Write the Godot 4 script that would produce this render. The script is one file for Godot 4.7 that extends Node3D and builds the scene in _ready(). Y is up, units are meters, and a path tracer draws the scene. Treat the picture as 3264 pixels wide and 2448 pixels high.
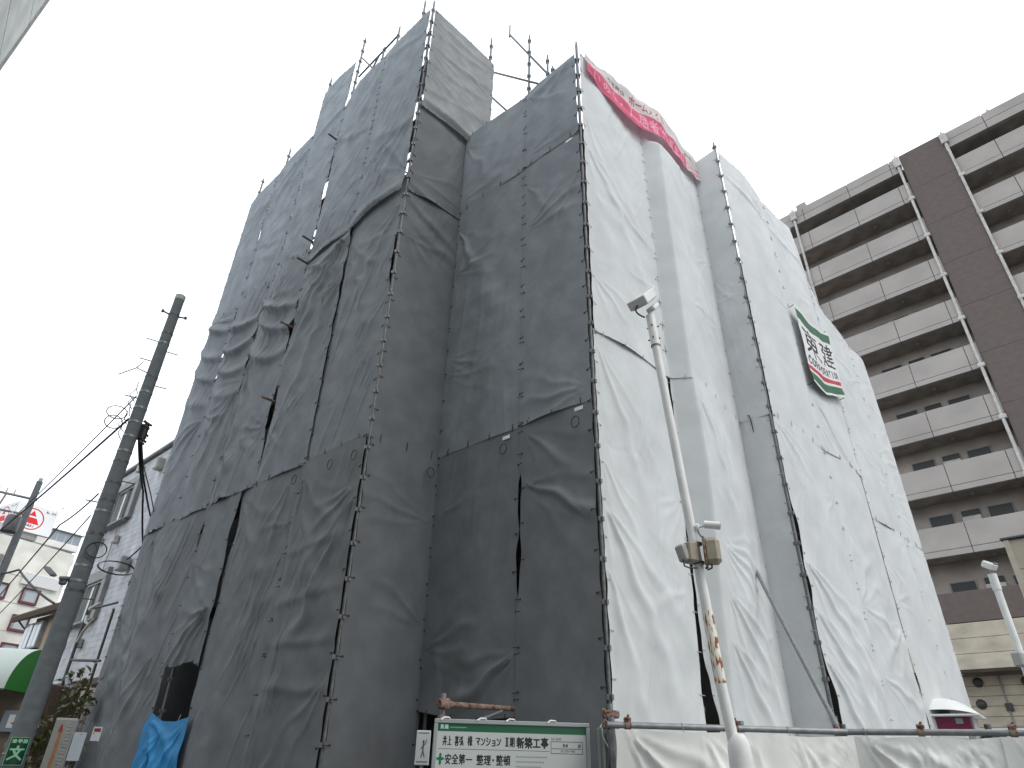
extends Node3D
# A scaffold wrapped in grey and white sheets on a street corner, under a white overcast sky.
# Plan points are Vector2(x, z) in metres; the camera stands at the origin, eyes 1.55 m above the road.

const CORNER_A := Vector2(-1.984, -8.108)      # tall tower corner
const CORNER_I := Vector2(-1.07, -8.84)        # inner corner between tower and middle bay
const CORNER_B := Vector2(1.029, -6.924)       # corner between the grey and the white bay
const CORNER_D := Vector2(3.783, -9.483)       # inner corner of the white bays
const CORNER_C := Vector2(4.191, -9.091)       # corner of the projecting white bay
const END_L := Vector2(-7.519, -13.182)        # far end of the left face
const DIR_1 := Vector2(0.73263, -0.68063)
const DIR_2 := Vector2(-0.73855, -0.6742)
const DIR_L := Vector2(-0.73713, -0.67575)
const DIR_W := Vector2(0.72797, -0.68561)

var M := {}
var taken := {}
var lap := 0
var fold := FastNoiseLite.new()
var rng := RandomNumberGenerator.new()


func _ready() -> void:
	rng.seed = 71
	fold.seed = 5
	fold.noise_type = FastNoiseLite.TYPE_SIMPLEX_SMOOTH
	fold.frequency = 1.0
	fold.fractal_type = FastNoiseLite.FRACTAL_NONE
	set_camera_and_light()
	make_materials()
	build_ground()
	build_shell()
	build_tower()
	build_middle_bay()
	build_white_bay()
	build_projecting_bay()
	build_banners()
	build_apartment()
	build_right_buildings()
	build_left_house()
	build_left_background()
	build_near_house()
	build_poles()
	build_cables()
	build_fence()
	build_sign()
	build_street_items()


# ------------------------------------------------------------------ camera, sky, sun
func set_camera_and_light() -> void:
	var cam := Camera3D.new()
	cam.name = "camera"
	cam.position = Vector3(0, 1.55, 0)
	cam.basis = Basis(Vector3.RIGHT, deg_to_rad(30.555)) * Basis(Vector3.BACK, deg_to_rad(1.423))
	cam.fov = 62.15
	cam.near = 0.05
	cam.far = 800.0
	cam.current = true
	add_child(cam)
	var sky_mat := ProceduralSkyMaterial.new()
	sky_mat.sky_top_color = Color(0.94, 0.97, 1.0)
	sky_mat.sky_horizon_color = Color(0.95, 0.975, 1.0)
	sky_mat.sky_curve = 0.2
	sky_mat.sky_energy_multiplier = 1.25
	sky_mat.ground_bottom_color = Color(0.35, 0.35, 0.35)
	sky_mat.ground_horizon_color = Color(0.6, 0.6, 0.6)
	sky_mat.ground_energy_multiplier = 1.0
	sky_mat.sun_angle_max = 0.0
	var sky := Sky.new()
	sky.sky_material = sky_mat
	var env := Environment.new()
	env.background_mode = Environment.BG_SKY
	env.sky = sky
	env.tonemap_mode = Environment.TONE_MAPPER_LINEAR
	env.tonemap_exposure = 1.14
	env.sdfgi_enabled = true
	env.ssao_enabled = true
	env.ssil_enabled = true
	var we := WorldEnvironment.new()
	we.name = "environment"
	we.environment = env
	add_child(we)
	var sun := DirectionalLight3D.new()
	sun.name = "sun"
	sun.light_energy = 0.42
	sun.light_color = Color(1.0, 0.985, 0.96)
	sun.light_angular_distance = 24.0
	sun.shadow_enabled = true
	var az := deg_to_rad(128.0)
	var el := deg_to_rad(46.0)
	var from := Vector3(sin(az) * cos(el), sin(el), -cos(az) * cos(el))
	sun.basis = Basis.looking_at(-from, Vector3.UP)
	add_child(sun)


# ------------------------------------------------------------------ materials
func srgb(r: float, g: float, b: float) -> Color:
	return Color(r, g, b).linear_to_srgb()


func noise_tex(seed_: int, freq: float, lo: float, hi: float, octaves := 4, size := 512, as_normal := false, strength := 2.0, kind := FastNoiseLite.TYPE_SIMPLEX_SMOOTH) -> NoiseTexture2D:
	var n := FastNoiseLite.new()
	n.seed = seed_
	n.noise_type = kind
	n.frequency = freq
	n.fractal_octaves = octaves
	var t := NoiseTexture2D.new()
	t.width = size
	t.height = size
	t.seamless = true
	t.noise = n
	if as_normal:
		t.as_normal_map = true
		t.bump_strength = strength
	else:
		var g := Gradient.new()
		g.offsets = PackedFloat32Array([0.15, 0.85])
		g.colors = PackedColorArray([Color(lo, lo, lo), Color(hi, hi, hi)])
		t.color_ramp = g
	return t


func mat(called: String, c: Color, rough := 0.85, metal := 0.0) -> StandardMaterial3D:
	var m := StandardMaterial3D.new()
	m.resource_name = called
	m.albedo_color = c
	m.roughness = rough
	m.metallic = metal
	M[called] = m
	return m


func grain(m: StandardMaterial3D, t: Texture2D, scale_: float, world := true) -> StandardMaterial3D:
	m.albedo_texture = t
	m.uv1_triplanar = world
	m.uv1_world_triplanar = world
	m.uv1_scale = Vector3(scale_, scale_, scale_)
	return m


func make_materials() -> void:
	var mottle := noise_tex(3, 0.008, 0.80, 1.0, 6)
	var fine := noise_tex(9, 0.05, 0.84, 1.0, 4)
	var crumple := noise_tex(21, 0.012, 0.0, 1.0, 5, 512, true, 5.0)
	var patch := noise_tex(33, 0.012, 0.90, 1.0, 6)
	var cloth := [["grey_sheet", srgb(0.350, 0.380, 0.410), 0.55], ["half_shaded_grey_sheet", srgb(0.305, 0.328, 0.352), 0.42], ["shaded_grey_sheet", srgb(0.205, 0.218, 0.230), 0.2], ["deep_grey_sheet", srgb(0.160, 0.172, 0.184), 0.3], ["pale_grey_sheet", srgb(0.33, 0.34, 0.345), 0.60], ["white_sheet", srgb(0.665, 0.685, 0.692), 0.24], ["cream_sheet", srgb(0.86, 0.868, 0.835), 0.3], ["blue_sheet", srgb(0.02, 0.30, 0.66), 0.25]]  # lower-tier greys are the top sheet again with shade put into the colour
	for c in cloth:
		var m := mat(c[0], c[1], 0.85)
		m.albedo_texture = patch if c[0] != "white_sheet" and c[0] != "cream_sheet" else noise_tex(41, 0.008, 0.955, 1.0, 5)
		m.uv1_scale = Vector3(0.31, 0.31, 0.31)
		m.normal_enabled = true
		m.normal_texture = crumple
		m.normal_scale = 0.05
		m.backlight_enabled = true
		var k: float = c[2]
		m.backlight = srgb(k, k, k)
	M.blue_sheet.roughness = 0.6
	grain(mat("asphalt", srgb(0.11, 0.11, 0.112), 0.95), fine, 0.8)
	grain(mat("paving", srgb(0.24, 0.235, 0.225), 0.95), mottle, 0.5)
	grain(mat("concrete", srgb(0.14, 0.138, 0.132), 0.95), mottle, 0.3)
	grain(mat("galvanised", srgb(0.30, 0.31, 0.32), 0.5, 0.55), mottle, 2.0)
	grain(mat("post_steel", srgb(0.19, 0.195, 0.20), 0.55, 0.4), mottle, 2.0)
	grain(mat("dull_steel", srgb(0.13, 0.13, 0.135), 0.55, 0.4), mottle, 2.0)
	var rust := grain(mat("rusty_steel", srgb(0.30, 0.235, 0.20), 0.8, 0.15), null, 1.5)
	rust.albedo_texture = ramp_noise(17, 0.02, [[0.0, Color(0.36, 0.20, 0.13)], [0.42, Color(0.66, 0.42, 0.31)], [0.52, Color(1, 0.97, 0.94)], [1.0, Color(0.9, 0.9, 0.9)]])
	mat("black_cable", srgb(0.018, 0.018, 0.02), 0.6)
	mat("dark_cord", srgb(0.03, 0.03, 0.032), 0.8)
	mat("clip", srgb(0.42, 0.42, 0.42), 0.6)
	grain(mat("pole_concrete", srgb(0.135, 0.15, 0.16), 0.9), noise_tex(53, 0.012, 0.90, 1.0, 5), 0.9)
	grain(mat("white_paint", srgb(0.75, 0.755, 0.74), 0.5), noise_tex(51, 0.01, 0.93, 1.0, 5), 0.9)
	var rp := mat("rust_painted", srgb(0.74, 0.74, 0.70), 0.6)
	rp.uv1_scale = Vector3(5.0, 1.1, 1.0)
	rp.albedo_texture = ramp_noise(29, 0.013, [[0.0, Color(0.36, 0.19, 0.09)], [0.32, Color(0.66, 0.40, 0.22)], [0.38, Color(0.92, 0.82, 0.72)], [0.48, Color(1, 0.99, 0.97)], [1.0, Color(1, 1, 1)]])
	grain(mat("tan_box", srgb(0.36, 0.32, 0.245), 0.6), patch, 2.0)
	grain(mat("apartment_panel", srgb(0.41, 0.376, 0.350), 0.9), noise_tex(52, 0.008, 0.90, 1.0, 5), 0.12)
	grain(mat("apartment_brown", srgb(0.140, 0.112, 0.102), 0.9), noise_tex(54, 0.02, 0.92, 1.0, 5), 0.3)
	grain(mat("apartment_wall", srgb(0.44, 0.39, 0.345), 0.9), mottle, 0.2)
	grain(mat("apartment_soffit", srgb(0.44, 0.385, 0.345), 0.9), mottle, 0.2)
	grain(mat("beige_siding", srgb(0.60, 0.53, 0.42), 0.85), mottle, 0.25)
	grain(mat("pale_trim", srgb(0.60, 0.58, 0.54), 0.7), mottle, 0.5)
	mat("groove", srgb(0.10, 0.095, 0.09), 0.9)
	mat("window_dark", srgb(0.016, 0.015, 0.016), 0.45)
	mat("window_glass", srgb(0.20, 0.22, 0.24), 0.05, 0.0).specular_mode = BaseMaterial3D.SPECULAR_SCHLICK_GGX
	M.window_glass.metallic_specular = 1.0
	grain(mat("house_siding", srgb(0.60, 0.61, 0.64), 0.8), mottle, 0.5)
	grain(mat("house_trim", srgb(0.30, 0.30, 0.30), 0.6), mottle, 0.6)
	grain(mat("house_base", srgb(0.46, 0.38, 0.33), 0.9), mottle, 0.4)
	grain(mat("cream_wall", srgb(0.80, 0.785, 0.72), 0.9), mottle, 0.06)
	grain(mat("far_white", srgb(0.76, 0.76, 0.73), 0.9), mottle, 0.06)
	grain(mat("far_grey", srgb(0.50, 0.52, 0.55), 0.9), mottle, 0.06)
	mat("red_frame", srgb(0.12, 0.026, 0.033), 0.6)
	mat("pane", srgb(0.34, 0.38, 0.40), 0.12)
	grain(mat("brown_roof", srgb(0.10, 0.062, 0.045), 0.8), fine, 0.7)
	grain(mat("tan_wall", srgb(0.42, 0.33, 0.24), 0.9), mottle, 0.3)
	grain(mat("near_siding", srgb(0.62, 0.62, 0.57), 0.7), mottle, 0.3)
	mat("awning_green", srgb(0.015, 0.26, 0.02), 0.5)
	mat("awning_pale", srgb(0.52, 0.58, 0.54), 0.5)
	grain(mat("shop_wall", srgb(0.20, 0.15, 0.12), 0.9), patch, 0.6)
	mat("slate", srgb(0.25, 0.28, 0.33), 0.7)
	grain(mat("stem", srgb(0.09, 0.065, 0.04), 0.9), fine, 3.0)
	var leaf := mat("leaf", srgb(0.10, 0.11, 0.045), 0.5)
	leaf.vertex_color_use_as_albedo = true
	leaf.backlight_enabled = true
	leaf.backlight = srgb(0.2, 0.25, 0.08)
	mat("maroon", srgb(0.16, 0.008, 0.045), 0.35)
	mat("white_plastic", srgb(0.78, 0.78, 0.78), 0.4)
	mat("grey_plastic", srgb(0.34, 0.34, 0.33), 0.6)
	mat("dark_plastic", srgb(0.05, 0.05, 0.05), 0.5)
	mat("lens", srgb(0.20, 0.20, 0.18), 0.2)
	mat("aluminium", srgb(0.34, 0.37, 0.36), 0.45, 0.4)
	mat("white_cord", srgb(0.75, 0.75, 0.75), 0.8)


func ramp_noise(seed_: int, freq: float, stops: Array) -> NoiseTexture2D:
	var t := noise_tex(seed_, freq, 0.0, 1.0, 5)
	var g := Gradient.new()
	var offs := PackedFloat32Array()
	var cols := PackedColorArray()
	for s in stops:
		offs.append(s[0])
		cols.append(s[1])
	g.offsets = offs
	g.colors = cols
	t.color_ramp = g
	return t


# ------------------------------------------------------------------ mesh helpers
func tool() -> SurfaceTool:
	var st := SurfaceTool.new()
	st.begin(Mesh.PRIMITIVE_TRIANGLES)
	return st


func tri(st: SurfaceTool, a: Vector3, b: Vector3, c: Vector3) -> void:
	st.set_uv(Vector2(a.x + a.z, a.y))
	st.add_vertex(a)
	st.set_uv(Vector2(b.x + b.z, b.y))
	st.add_vertex(b)
	st.set_uv(Vector2(c.x + c.z, c.y))
	st.add_vertex(c)


# corners counter-clockwise seen from the front
func quad(st: SurfaceTool, a: Vector3, b: Vector3, c: Vector3, d: Vector3) -> void:
	tri(st, a, c, b)
	tri(st, a, d, c)


func bx(st: SurfaceTool, xf: Transform3D, s: Vector3, bevel := 0.0) -> void:
	st.set_smooth_group(-1)
	var h := s * 0.5
	if bevel <= 0.0:
		var p := []
		for i in 8:
			p.append(xf * Vector3(h.x if i & 1 else -h.x, h.y if i & 2 else -h.y, h.z if i & 4 else -h.z))
		quad(st, p[4], p[5], p[7], p[6])
		quad(st, p[1], p[0], p[2], p[3])
		quad(st, p[5], p[1], p[3], p[7])
		quad(st, p[0], p[4], p[6], p[2])
		quad(st, p[6], p[7], p[3], p[2])
		quad(st, p[0], p[1], p[5], p[4])
		return
	var b := minf(bevel, minf(h.x, minf(h.y, h.z)) * 0.9)
	# corner points: for each corner three points, pulled in along two axes each
	var q := {}
	for i in 8:
		var sg := Vector3(1.0 if i & 1 else -1.0, 1.0 if i & 2 else -1.0, 1.0 if i & 4 else -1.0)
		q[[i, 0]] = xf * (sg * Vector3(h.x, h.y - b, h.z - b))
		q[[i, 1]] = xf * (sg * Vector3(h.x - b, h.y, h.z - b))
		q[[i, 2]] = xf * (sg * Vector3(h.x - b, h.y - b, h.z))
	var c0 := xf.origin
	var faces := [[4, 5, 7, 6, 2], [1, 0, 2, 3, 2], [5, 1, 3, 7, 0], [0, 4, 6, 2, 0], [6, 7, 3, 2, 1], [0, 1, 5, 4, 1]]
	for f in faces:
		quad(st, q[[f[0], f[4]]], q[[f[1], f[4]]], q[[f[2], f[4]]], q[[f[3], f[4]]])
	for i in 8:
		for ax in 3:
			var j: int = i ^ (1 << ax)
			if j < i:
				continue
			var u := (ax + 1) % 3
			var v := (ax + 2) % 3
			facing_quad(st, q[[i, u]], q[[j, u]], q[[j, v]], q[[i, v]], c0)
		facing_tri(st, q[[i, 0]], q[[i, 1]], q[[i, 2]], c0)


func facing_tri(st: SurfaceTool, a: Vector3, b: Vector3, c: Vector3, from: Vector3) -> void:
	if (b - a).cross(c - a).dot((a + b + c) / 3.0 - from) > 0.0:
		tri(st, a, c, b)
	else:
		tri(st, a, b, c)


func facing_quad(st: SurfaceTool, a: Vector3, b: Vector3, c: Vector3, d: Vector3, from: Vector3) -> void:
	facing_tri(st, a, b, c, from)
	facing_tri(st, a, c, d, from)


func tube(st: SurfaceTool, pts: Array, r0: float, r1 := -1.0, n := 10, caps := true) -> void:
	if r1 < 0.0:
		r1 = r0
	var rings := []
	var up := Vector3.UP
	for i in pts.size():
		var p: Vector3 = pts[i]
		var prev: Vector3 = pts[maxi(i - 1, 0)]
		var next: Vector3 = pts[mini(i + 1, pts.size() - 1)]
		var t := (next - prev).normalized()
		if i == 0:
			up = Vector3.UP if absf(t.y) < 0.9 else Vector3.RIGHT
		var s := t.cross(up).normalized()
		up = s.cross(t).normalized()
		var r := lerpf(r0, r1, float(i) / maxf(1.0, pts.size() - 1.0))
		var ring := []
		for k in n:
			var a := TAU * k / n
			ring.append(p + (s * cos(a) + up * sin(a)) * r)
		rings.append(ring)
	st.set_smooth_group(0)
	for i in pts.size() - 1:
		for k in n:
			var k2 := (k + 1) % n
			quad(st, rings[i][k], rings[i][k2], rings[i + 1][k2], rings[i + 1][k])
	if caps:
		st.set_smooth_group(-1)
		for k in n:
			var k2 := (k + 1) % n
			tri(st, pts[0], rings[0][k], rings[0][k2])
			tri(st, pts[-1], rings[-1][k2], rings[-1][k])


func lathe(st: SurfaceTool, xf: Transform3D, profile: Array, n := 20) -> void:
	st.set_smooth_group(0)
	for i in profile.size() - 1:
		var a: Vector2 = profile[i]
		var b: Vector2 = profile[i + 1]
		for k in n:
			var t0 := TAU * k / n
			var t1 := TAU * (k + 1) / n
			quad(st, xf * Vector3(cos(t1) * a.x, a.y, sin(t1) * a.x), xf * Vector3(cos(t0) * a.x, a.y, sin(t0) * a.x), xf * Vector3(cos(t0) * b.x, b.y, sin(t0) * b.x), xf * Vector3(cos(t1) * b.x, b.y, sin(t1) * b.x))


func numbered(called: String) -> String:
	var n: int = taken.get(called, 0)
	taken[called] = n + 1
	return called if n == 0 else "%s_%03d" % [called, n]


func thing(called: String, label: String, category: String, at := Vector3.ZERO, basis_ := Basis.IDENTITY, group := "") -> Node3D:
	var o := Node3D.new()
	o.name = numbered(called)
	add_child(o)
	o.position = at
	o.basis = basis_
	tag(o, label, category, group)
	return o


func tag(o: Node3D, label: String, category: String, group := "") -> void:
	o.set_meta("label", label)
	o.set_meta("category", category)
	if group:
		o.set_meta("group", group)


# world = true: the mesh is drawn in world metres; false: in the parent's own axes
func put(parent: Node3D, called: String, st: SurfaceTool, m: Material, world := true) -> MeshInstance3D:
	st.generate_normals()
	st.set_material(m)
	return put_mesh(parent, called, st.commit(), world)


func put_mesh(parent: Node3D, called: String, mesh: Mesh, world := true) -> MeshInstance3D:
	var mi := MeshInstance3D.new()
	mi.mesh = mesh
	mi.name = numbered(called) if parent == self else called
	parent.add_child(mi, true)
	if world and parent != self:
		mi.global_transform = Transform3D.IDENTITY
	return mi


func block(parent: Node3D, called: String, m: Material, centre: Vector3, size: Vector3, bevel := 0.0) -> MeshInstance3D:
	var st := tool()
	bx(st, Transform3D(Basis.IDENTITY, centre), size, bevel)
	return put(parent, called, st, m, false)


func pipe(parent: Node3D, called: String, m: Material, a: Vector3, b: Vector3, r: float, world := true, n := 10) -> MeshInstance3D:
	var st := tool()
	tube(st, [a, b], r, r, n)
	return put(parent, called, st, m, world)


func v3(p: Vector2, y: float) -> Vector3:
	return Vector3(p.x, y, p.y)


# a frame standing on the plan point p: local x runs along dir, local z points to the street side
func frame(dir: Vector2, p: Vector2) -> Basis:
	var x := Vector3(dir.x, 0, dir.y).normalized()
	var z := x.cross(Vector3.UP)
	if z.dot(Vector3(-p.x, 0, -p.y)) < 0.0:
		z = -z
		x = -x
	return Basis(x, Vector3.UP, z)


# ------------------------------------------------------------------ hanging sheets
func table(points: Array, x: float) -> float:
	if x <= points[0].x:
		return points[0].y
	for i in points.size() - 1:
		if x <= points[i + 1].x:
			var t: float = (x - points[i].x) / (points[i + 1].x - points[i].x)
			return lerpf(points[i].y, points[i + 1].y, t)
	return points[-1].y


func ridge(v: float) -> float:
	var k := 1.0 - absf(v)
	return k * k * k


# One sheet on the face that starts at P and runs along dir. x0..x1 metres along the face, y0..y1 height.
# o: top / bottom = edge heights, gaps = [side, y, half length, depth], pulls = [x, y, degrees, spread, length, size, waves],
# swags = [y left, y right, sag, size, width], folds, skew, billow, off = distance from the face
func hang(parent: Node3D, P: Vector2, dir: Vector2, x0: float, x1: float, y0: float, y1: float, m: Material, o := {}, ties: SurfaceTool = null, called := "sheet") -> MeshInstance3D:
	var n2 := Vector2(dir.y, -dir.x)
	if n2.dot(-P) < 0.0:
		n2 = -n2
	var out := Vector3(n2.x, 0, n2.y)
	var w := x1 - x0
	var step: float = o.get("step", 0.024)
	var nx := maxi(6, int(w / step))
	var ny := maxi(8, int((y1 - y0) / (step * 1.35)))
	var top: Array = o.get("top", [Vector2(0, y1)])
	var bottom: Array = o.get("bottom", [Vector2(0, y0)])
	var gaps: Array = o.get("gaps", [])
	var pulls: Array = o.get("pulls", []).duplicate()
	var swags: Array = o.get("swags", [])
	var amount: float = o.get("folds", 0.022)
	var skew: float = o.get("skew", 0.25)
	var calm := 0.5 if m == M.white_sheet else 0.72
	if m == M.shaded_grey_sheet or m == M.deep_grey_sheet:
		calm = 0.58
	var pull_size := 0.5 if m == M.white_sheet else 0.9
	amount *= calm
	var billow: float = o.get("billow", 0.05)
	var off: float = o.get("off", 0.03)
	var tube_at: Array = o.get("pleat", [])
	lap = 1 - lap
	off += 0.014 * lap
	var sd: float = rng.randf() * 90.0
	var scallop: float = o.get("scallop", 0.014)
	for k in int(o.get("random_pulls", 2)):
		var left := rng.randf() < 0.5
		pulls.append([0.0 if left else w, lerpf(y0, y1, rng.randf()), (rng.randf_range(-65, 40) if left else 180 - rng.randf_range(-65, 40)), rng.randf_range(18, 38), rng.randf_range(0.35, 0.8), rng.randf_range(0.012, 0.03), rng.randf_range(9, 15)])
	var pos := PackedVector3Array()
	var uvs := PackedVector2Array()
	pos.resize((nx + 1) * (ny + 1))
	uvs.resize((nx + 1) * (ny + 1))
	var tie_phase := rng.randf()
	for j in ny + 1:
		var fy := float(j) / ny
		for i in nx + 1:
			var fx := float(i) / nx
			var xm := x0 + w * fx
			var yb: float = table(bottom, xm)
			var yt: float = table(top, xm)
			var y := lerpf(yb, yt, fy)
			var s := sin(PI * (y / 0.45 + tie_phase))
			var gl := -0.03 + scallop * s * s
			var gr := gl
			for g in gaps:
				var k: float = (y - g[1]) / g[2]
				if absf(k) < 1.0:
					var q := (1.0 - k * k)
					if g[0] < 0:
						gl += (g[3] + 0.03) * q * q
					else:
						gr += (g[3] + 0.03) * q * q
			var x := lerpf(x0 + gl, x1 - gr, fx) - x0
			var edge := minf(x, w - x)
			var ew := smoothstep(0.0, 0.22, edge)
			var ev := smoothstep(0.0, 0.25, minf(y - yb, yt - y))
			var hold := 0.25 + 0.75 * ew * (0.35 + 0.65 * ev)
			var d := off
			d += billow * sin(PI * clampf(x / w, 0, 1)) * (0.55 + 0.6 * fold.get_noise_2d(sd + x * 0.5, y * 0.33))
			var q1 := x + skew * y
			var f1 := fold.get_noise_2d(q1 * 1.1 + sd, y * 0.16 + sd)
			var f2 := fold.get_noise_2d(q1 * 2.3 + 0.25 * f1 + sd, y * 0.17 - sd)
			var f3 := fold.get_noise_2d((x + skew * 1.9 * y) * 2.9 - sd, y * 0.30 + sd)
			var f4 := fold.get_noise_2d((x - skew * 1.2 * y) * 1.6 + sd, y * 1.3 - sd)
			var m1 := smoothstep(-0.25, 0.45, fold.get_noise_2d(x * 0.7 - sd, y * 0.45 + sd))
			var m2 := smoothstep(0.0, 0.5, fold.get_noise_2d(x * 0.8 + sd * 2.0, y * 0.6 - sd))
			# broad waves, then long sharp creases along the pull, then a few short cross creases
			d += amount * hold * (0.45 * f1 + 0.75 * m1 * exp(-pow(f2 / 0.17, 2.0)) + 0.5 * m2 * exp(-pow(f3 / 0.13, 2.0)) - 0.28 * m2 * exp(-pow(f4 / 0.09, 2.0)))
			d += 0.0022 * hold * ridge(fold.get_noise_2d(x * 5.0 + sd, y * 4.0) * 1.5)
			for p in pulls:
				var dx: float = x - p[0]
				var dy: float = y - p[1]
				var r := sqrt(dx * dx + dy * dy)
				if r > p[4] * 2.6 or r < 0.001:
					continue
				var a := wrapf(rad_to_deg(atan2(dy, dx)) - p[2], -180.0, 180.0)
				if absf(a) > p[3] * 1.6:
					continue
				var wgt := exp(-pow(a / p[3], 2.0) * 1.4) * smoothstep(0.0, 0.14, r) * (1.0 - smoothstep(p[4] * 0.8, p[4] * 2.5, r))
				var lobe := 0.5 + 0.5 * cos(deg_to_rad(a) * p[6] * 1.35 + 1.3 * fold.get_noise_2d(r * 1.6, p[1] * 3.0))
				d += p[5] * pull_size * wgt * (lobe * lobe * (0.45 + 0.55 * lobe))
			for g in swags:
				var t := x / w
				var yc: float = lerpf(g[0], g[1], t) - g[2] * 4.0 * t * (1.0 - t)
				var k: float = (y - yc) / g[4]
				if absf(k) < 2.4:
					# a fold that leans over: steep below, gentle above
					var shape := exp(-k * k * (2.6 if k < 0.0 else 0.7))
					d += g[3] * shape * (0.35 + 0.65 * sin(PI * clampf(t, 0.02, 0.98)))
			if tube_at:
				# the sheet stands proud: a narrow side facing left, then a slow return
				var fade := 1.0 - smoothstep(tube_at[3], tube_at[4], y)
				var rise := clampf(x / tube_at[0], 0.0, 1.0)
				d += tube_at[2] * rise * (1.0 - smoothstep(tube_at[0], tube_at[1], x)) * fade * (0.55 + 0.45 * smoothstep(0.5, tube_at[5], y))
			pos[j * (nx + 1) + i] = Vector3(P.x + dir.x * (x0 + x), y, P.y + dir.y * (x0 + x)) + out * d
			uvs[j * (nx + 1) + i] = Vector2(x0 + x + sd, -y)
	var along := (Vector3(dir.x, 0, dir.y)).cross(Vector3.UP)
	var flip := along.dot(out) < 0.0
	var idx := PackedInt32Array()
	for j in ny:
		for i in nx:
			var a := j * (nx + 1) + i
			if flip:
				idx.append_array(PackedInt32Array([a, a + 1, a + nx + 1, a + 1, a + nx + 2, a + nx + 1]))
			else:
				idx.append_array(PackedInt32Array([a, a + nx + 1, a + 1, a + 1, a + nx + 1, a + nx + 2]))
	var nrm := PackedVector3Array()
	nrm.resize(pos.size())
	for j in ny + 1:
		for i in nx + 1:
			var a := pos[j * (nx + 1) + mini(i + 1, nx)] - pos[j * (nx + 1) + maxi(i - 1, 0)]
			var b := pos[mini(j + 1, ny) * (nx + 1) + i] - pos[maxi(j - 1, 0) * (nx + 1) + i]
			var v := a.cross(b).normalized()
			nrm[j * (nx + 1) + i] = v if v.dot(out) > 0.0 else -v
	var arr := []
	arr.resize(Mesh.ARRAY_MAX)
	arr[Mesh.ARRAY_VERTEX] = pos
	arr[Mesh.ARRAY_NORMAL] = nrm
	arr[Mesh.ARRAY_TEX_UV] = uvs
	arr[Mesh.ARRAY_INDEX] = idx
	var mesh := ArrayMesh.new()
	mesh.add_surface_from_arrays(Mesh.PRIMITIVE_TRIANGLES, arr)
	mesh.surface_set_material(0, m)
	var mi := put_mesh(parent, called, mesh)
	if ties != null:
		for side in [0, nx]:
			var last := -10.0
			for j in ny + 1:
				var p: Vector3 = pos[j * (nx + 1) + side]
				if p.y - last < 0.44 or rng.randf() < 0.3:
					continue
				last = p.y
				var inward := Vector3(dir.x, 0, dir.y) * (1.0 if side == 0 else -1.0)
				var c := p + out * 0.012
				tube(ties, [c + inward * 0.035, c + out * 0.010 - inward * 0.025 + Vector3(0, rng.randf_range(-0.012, 0.012), 0)], 0.0045, 0.0045, 5)
				# eyelet ring
				var e := c + inward * 0.05 - out * 0.006
				tube(ties, [e - out * 0.004, e + out * 0.005], 0.013, 0.012, 8)
		for i in range(6, nx - 3, maxi(1, int(0.42 / step))):
			for j in [0, ny]:
				var p: Vector3 = pos[j * (nx + 1) + i] + out * 0.012
				tube(ties, [p + Vector3(0, -0.035, 0), p + Vector3(0, 0.035, 0) + out * 0.004], 0.005, 0.005, 5)
	return mi


func post(parent: Node3D, p: Vector2, y0: float, y1: float, m: Material = null) -> MeshInstance3D:
	var st := tool()
	tube(st, [v3(p, y0), v3(p, y1)], 0.0255, 0.0255, 10)
	var y := y0 + 0.3
	while y < y1 - 0.04:
		# wedge pockets round the post
		for k in 4:
			var a := TAU * k / 4.0 + 0.82
			var c := v3(p, y) + Vector3(cos(a), 0, sin(a)) * 0.034
			bx(st, Transform3D(Basis(Vector3.UP, -a), c), Vector3(0.028, 0.05, 0.03))
		y += 0.45
	tube(st, [v3(p, y1), v3(p, y1 + 0.09)], 0.018, 0.018, 8)
	return put(parent, "post", st, m if m else M.post_steel)


# rails, boards and braces of the scaffold behind a face
func inner_frame(parent: Node3D, P: Vector2, dir: Vector2, xs: Array, y1: float, inward: float, tops: Array, skip_first := false) -> void:
	var n2 := Vector2(dir.y, -dir.x)
	if n2.dot(-P) < 0.0:
		n2 = -n2
	for i in range(1 if skip_first else 0, xs.size()):
		var p: Vector2 = P + dir * xs[i] - n2 * 0.055
		post(parent, p, 0.0, tops[i])
	var y := 3.6
	while y < y1 - 0.3:
		var a: Vector2 = P + dir * xs[0] - n2 * 0.055
		var b: Vector2 = P + dir * xs[-1] - n2 * 0.055
		pipe(parent, "rail", M.galvanised, v3(a, y + 0.95), v3(b, y + 0.95), 0.021)
		pipe(parent, "rail", M.galvanised, v3(a, y + 0.45), v3(b, y + 0.45), 0.021)
		var st := tool()
		var ca: Vector2 = P + dir * (xs[0] + 0.05) - n2 * (0.12 + inward * 0.5)
		var cb: Vector2 = P + dir * (xs[-1] - 0.05) - n2 * (0.12 + inward * 0.5)
		var mid: Vector2 = (ca + cb) * 0.5
		var ax := Vector3(dir.x, 0, dir.y)
		var bz := Vector3(n2.x, 0, n2.y)
		bx(st, Transform3D(Basis(ax, Vector3.UP, ax.cross(Vector3.UP)), v3(mid, y)), Vector3(ca.distance_to(cb), 0.04, inward))
		put(parent, "walkway_board", st, M.dull_steel)
		y += 1.8
	# diagonal braces just behind the sheets
	for i in xs.size() - 1:
		var yb := 3.6
		while yb + 1.8 < y1 - 0.4:
			var a: Vector2 = P + dir * xs[i] - n2 * 0.085
			var b: Vector2 = P + dir * xs[i + 1] - n2 * 0.085
			if (i + int(yb / 1.8)) % 2 == 0:
				pipe(parent, "brace", M.galvanised, v3(a, yb), v3(b, yb + 1.8), 0.015, true, 6)
			yb += 1.8


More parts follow.
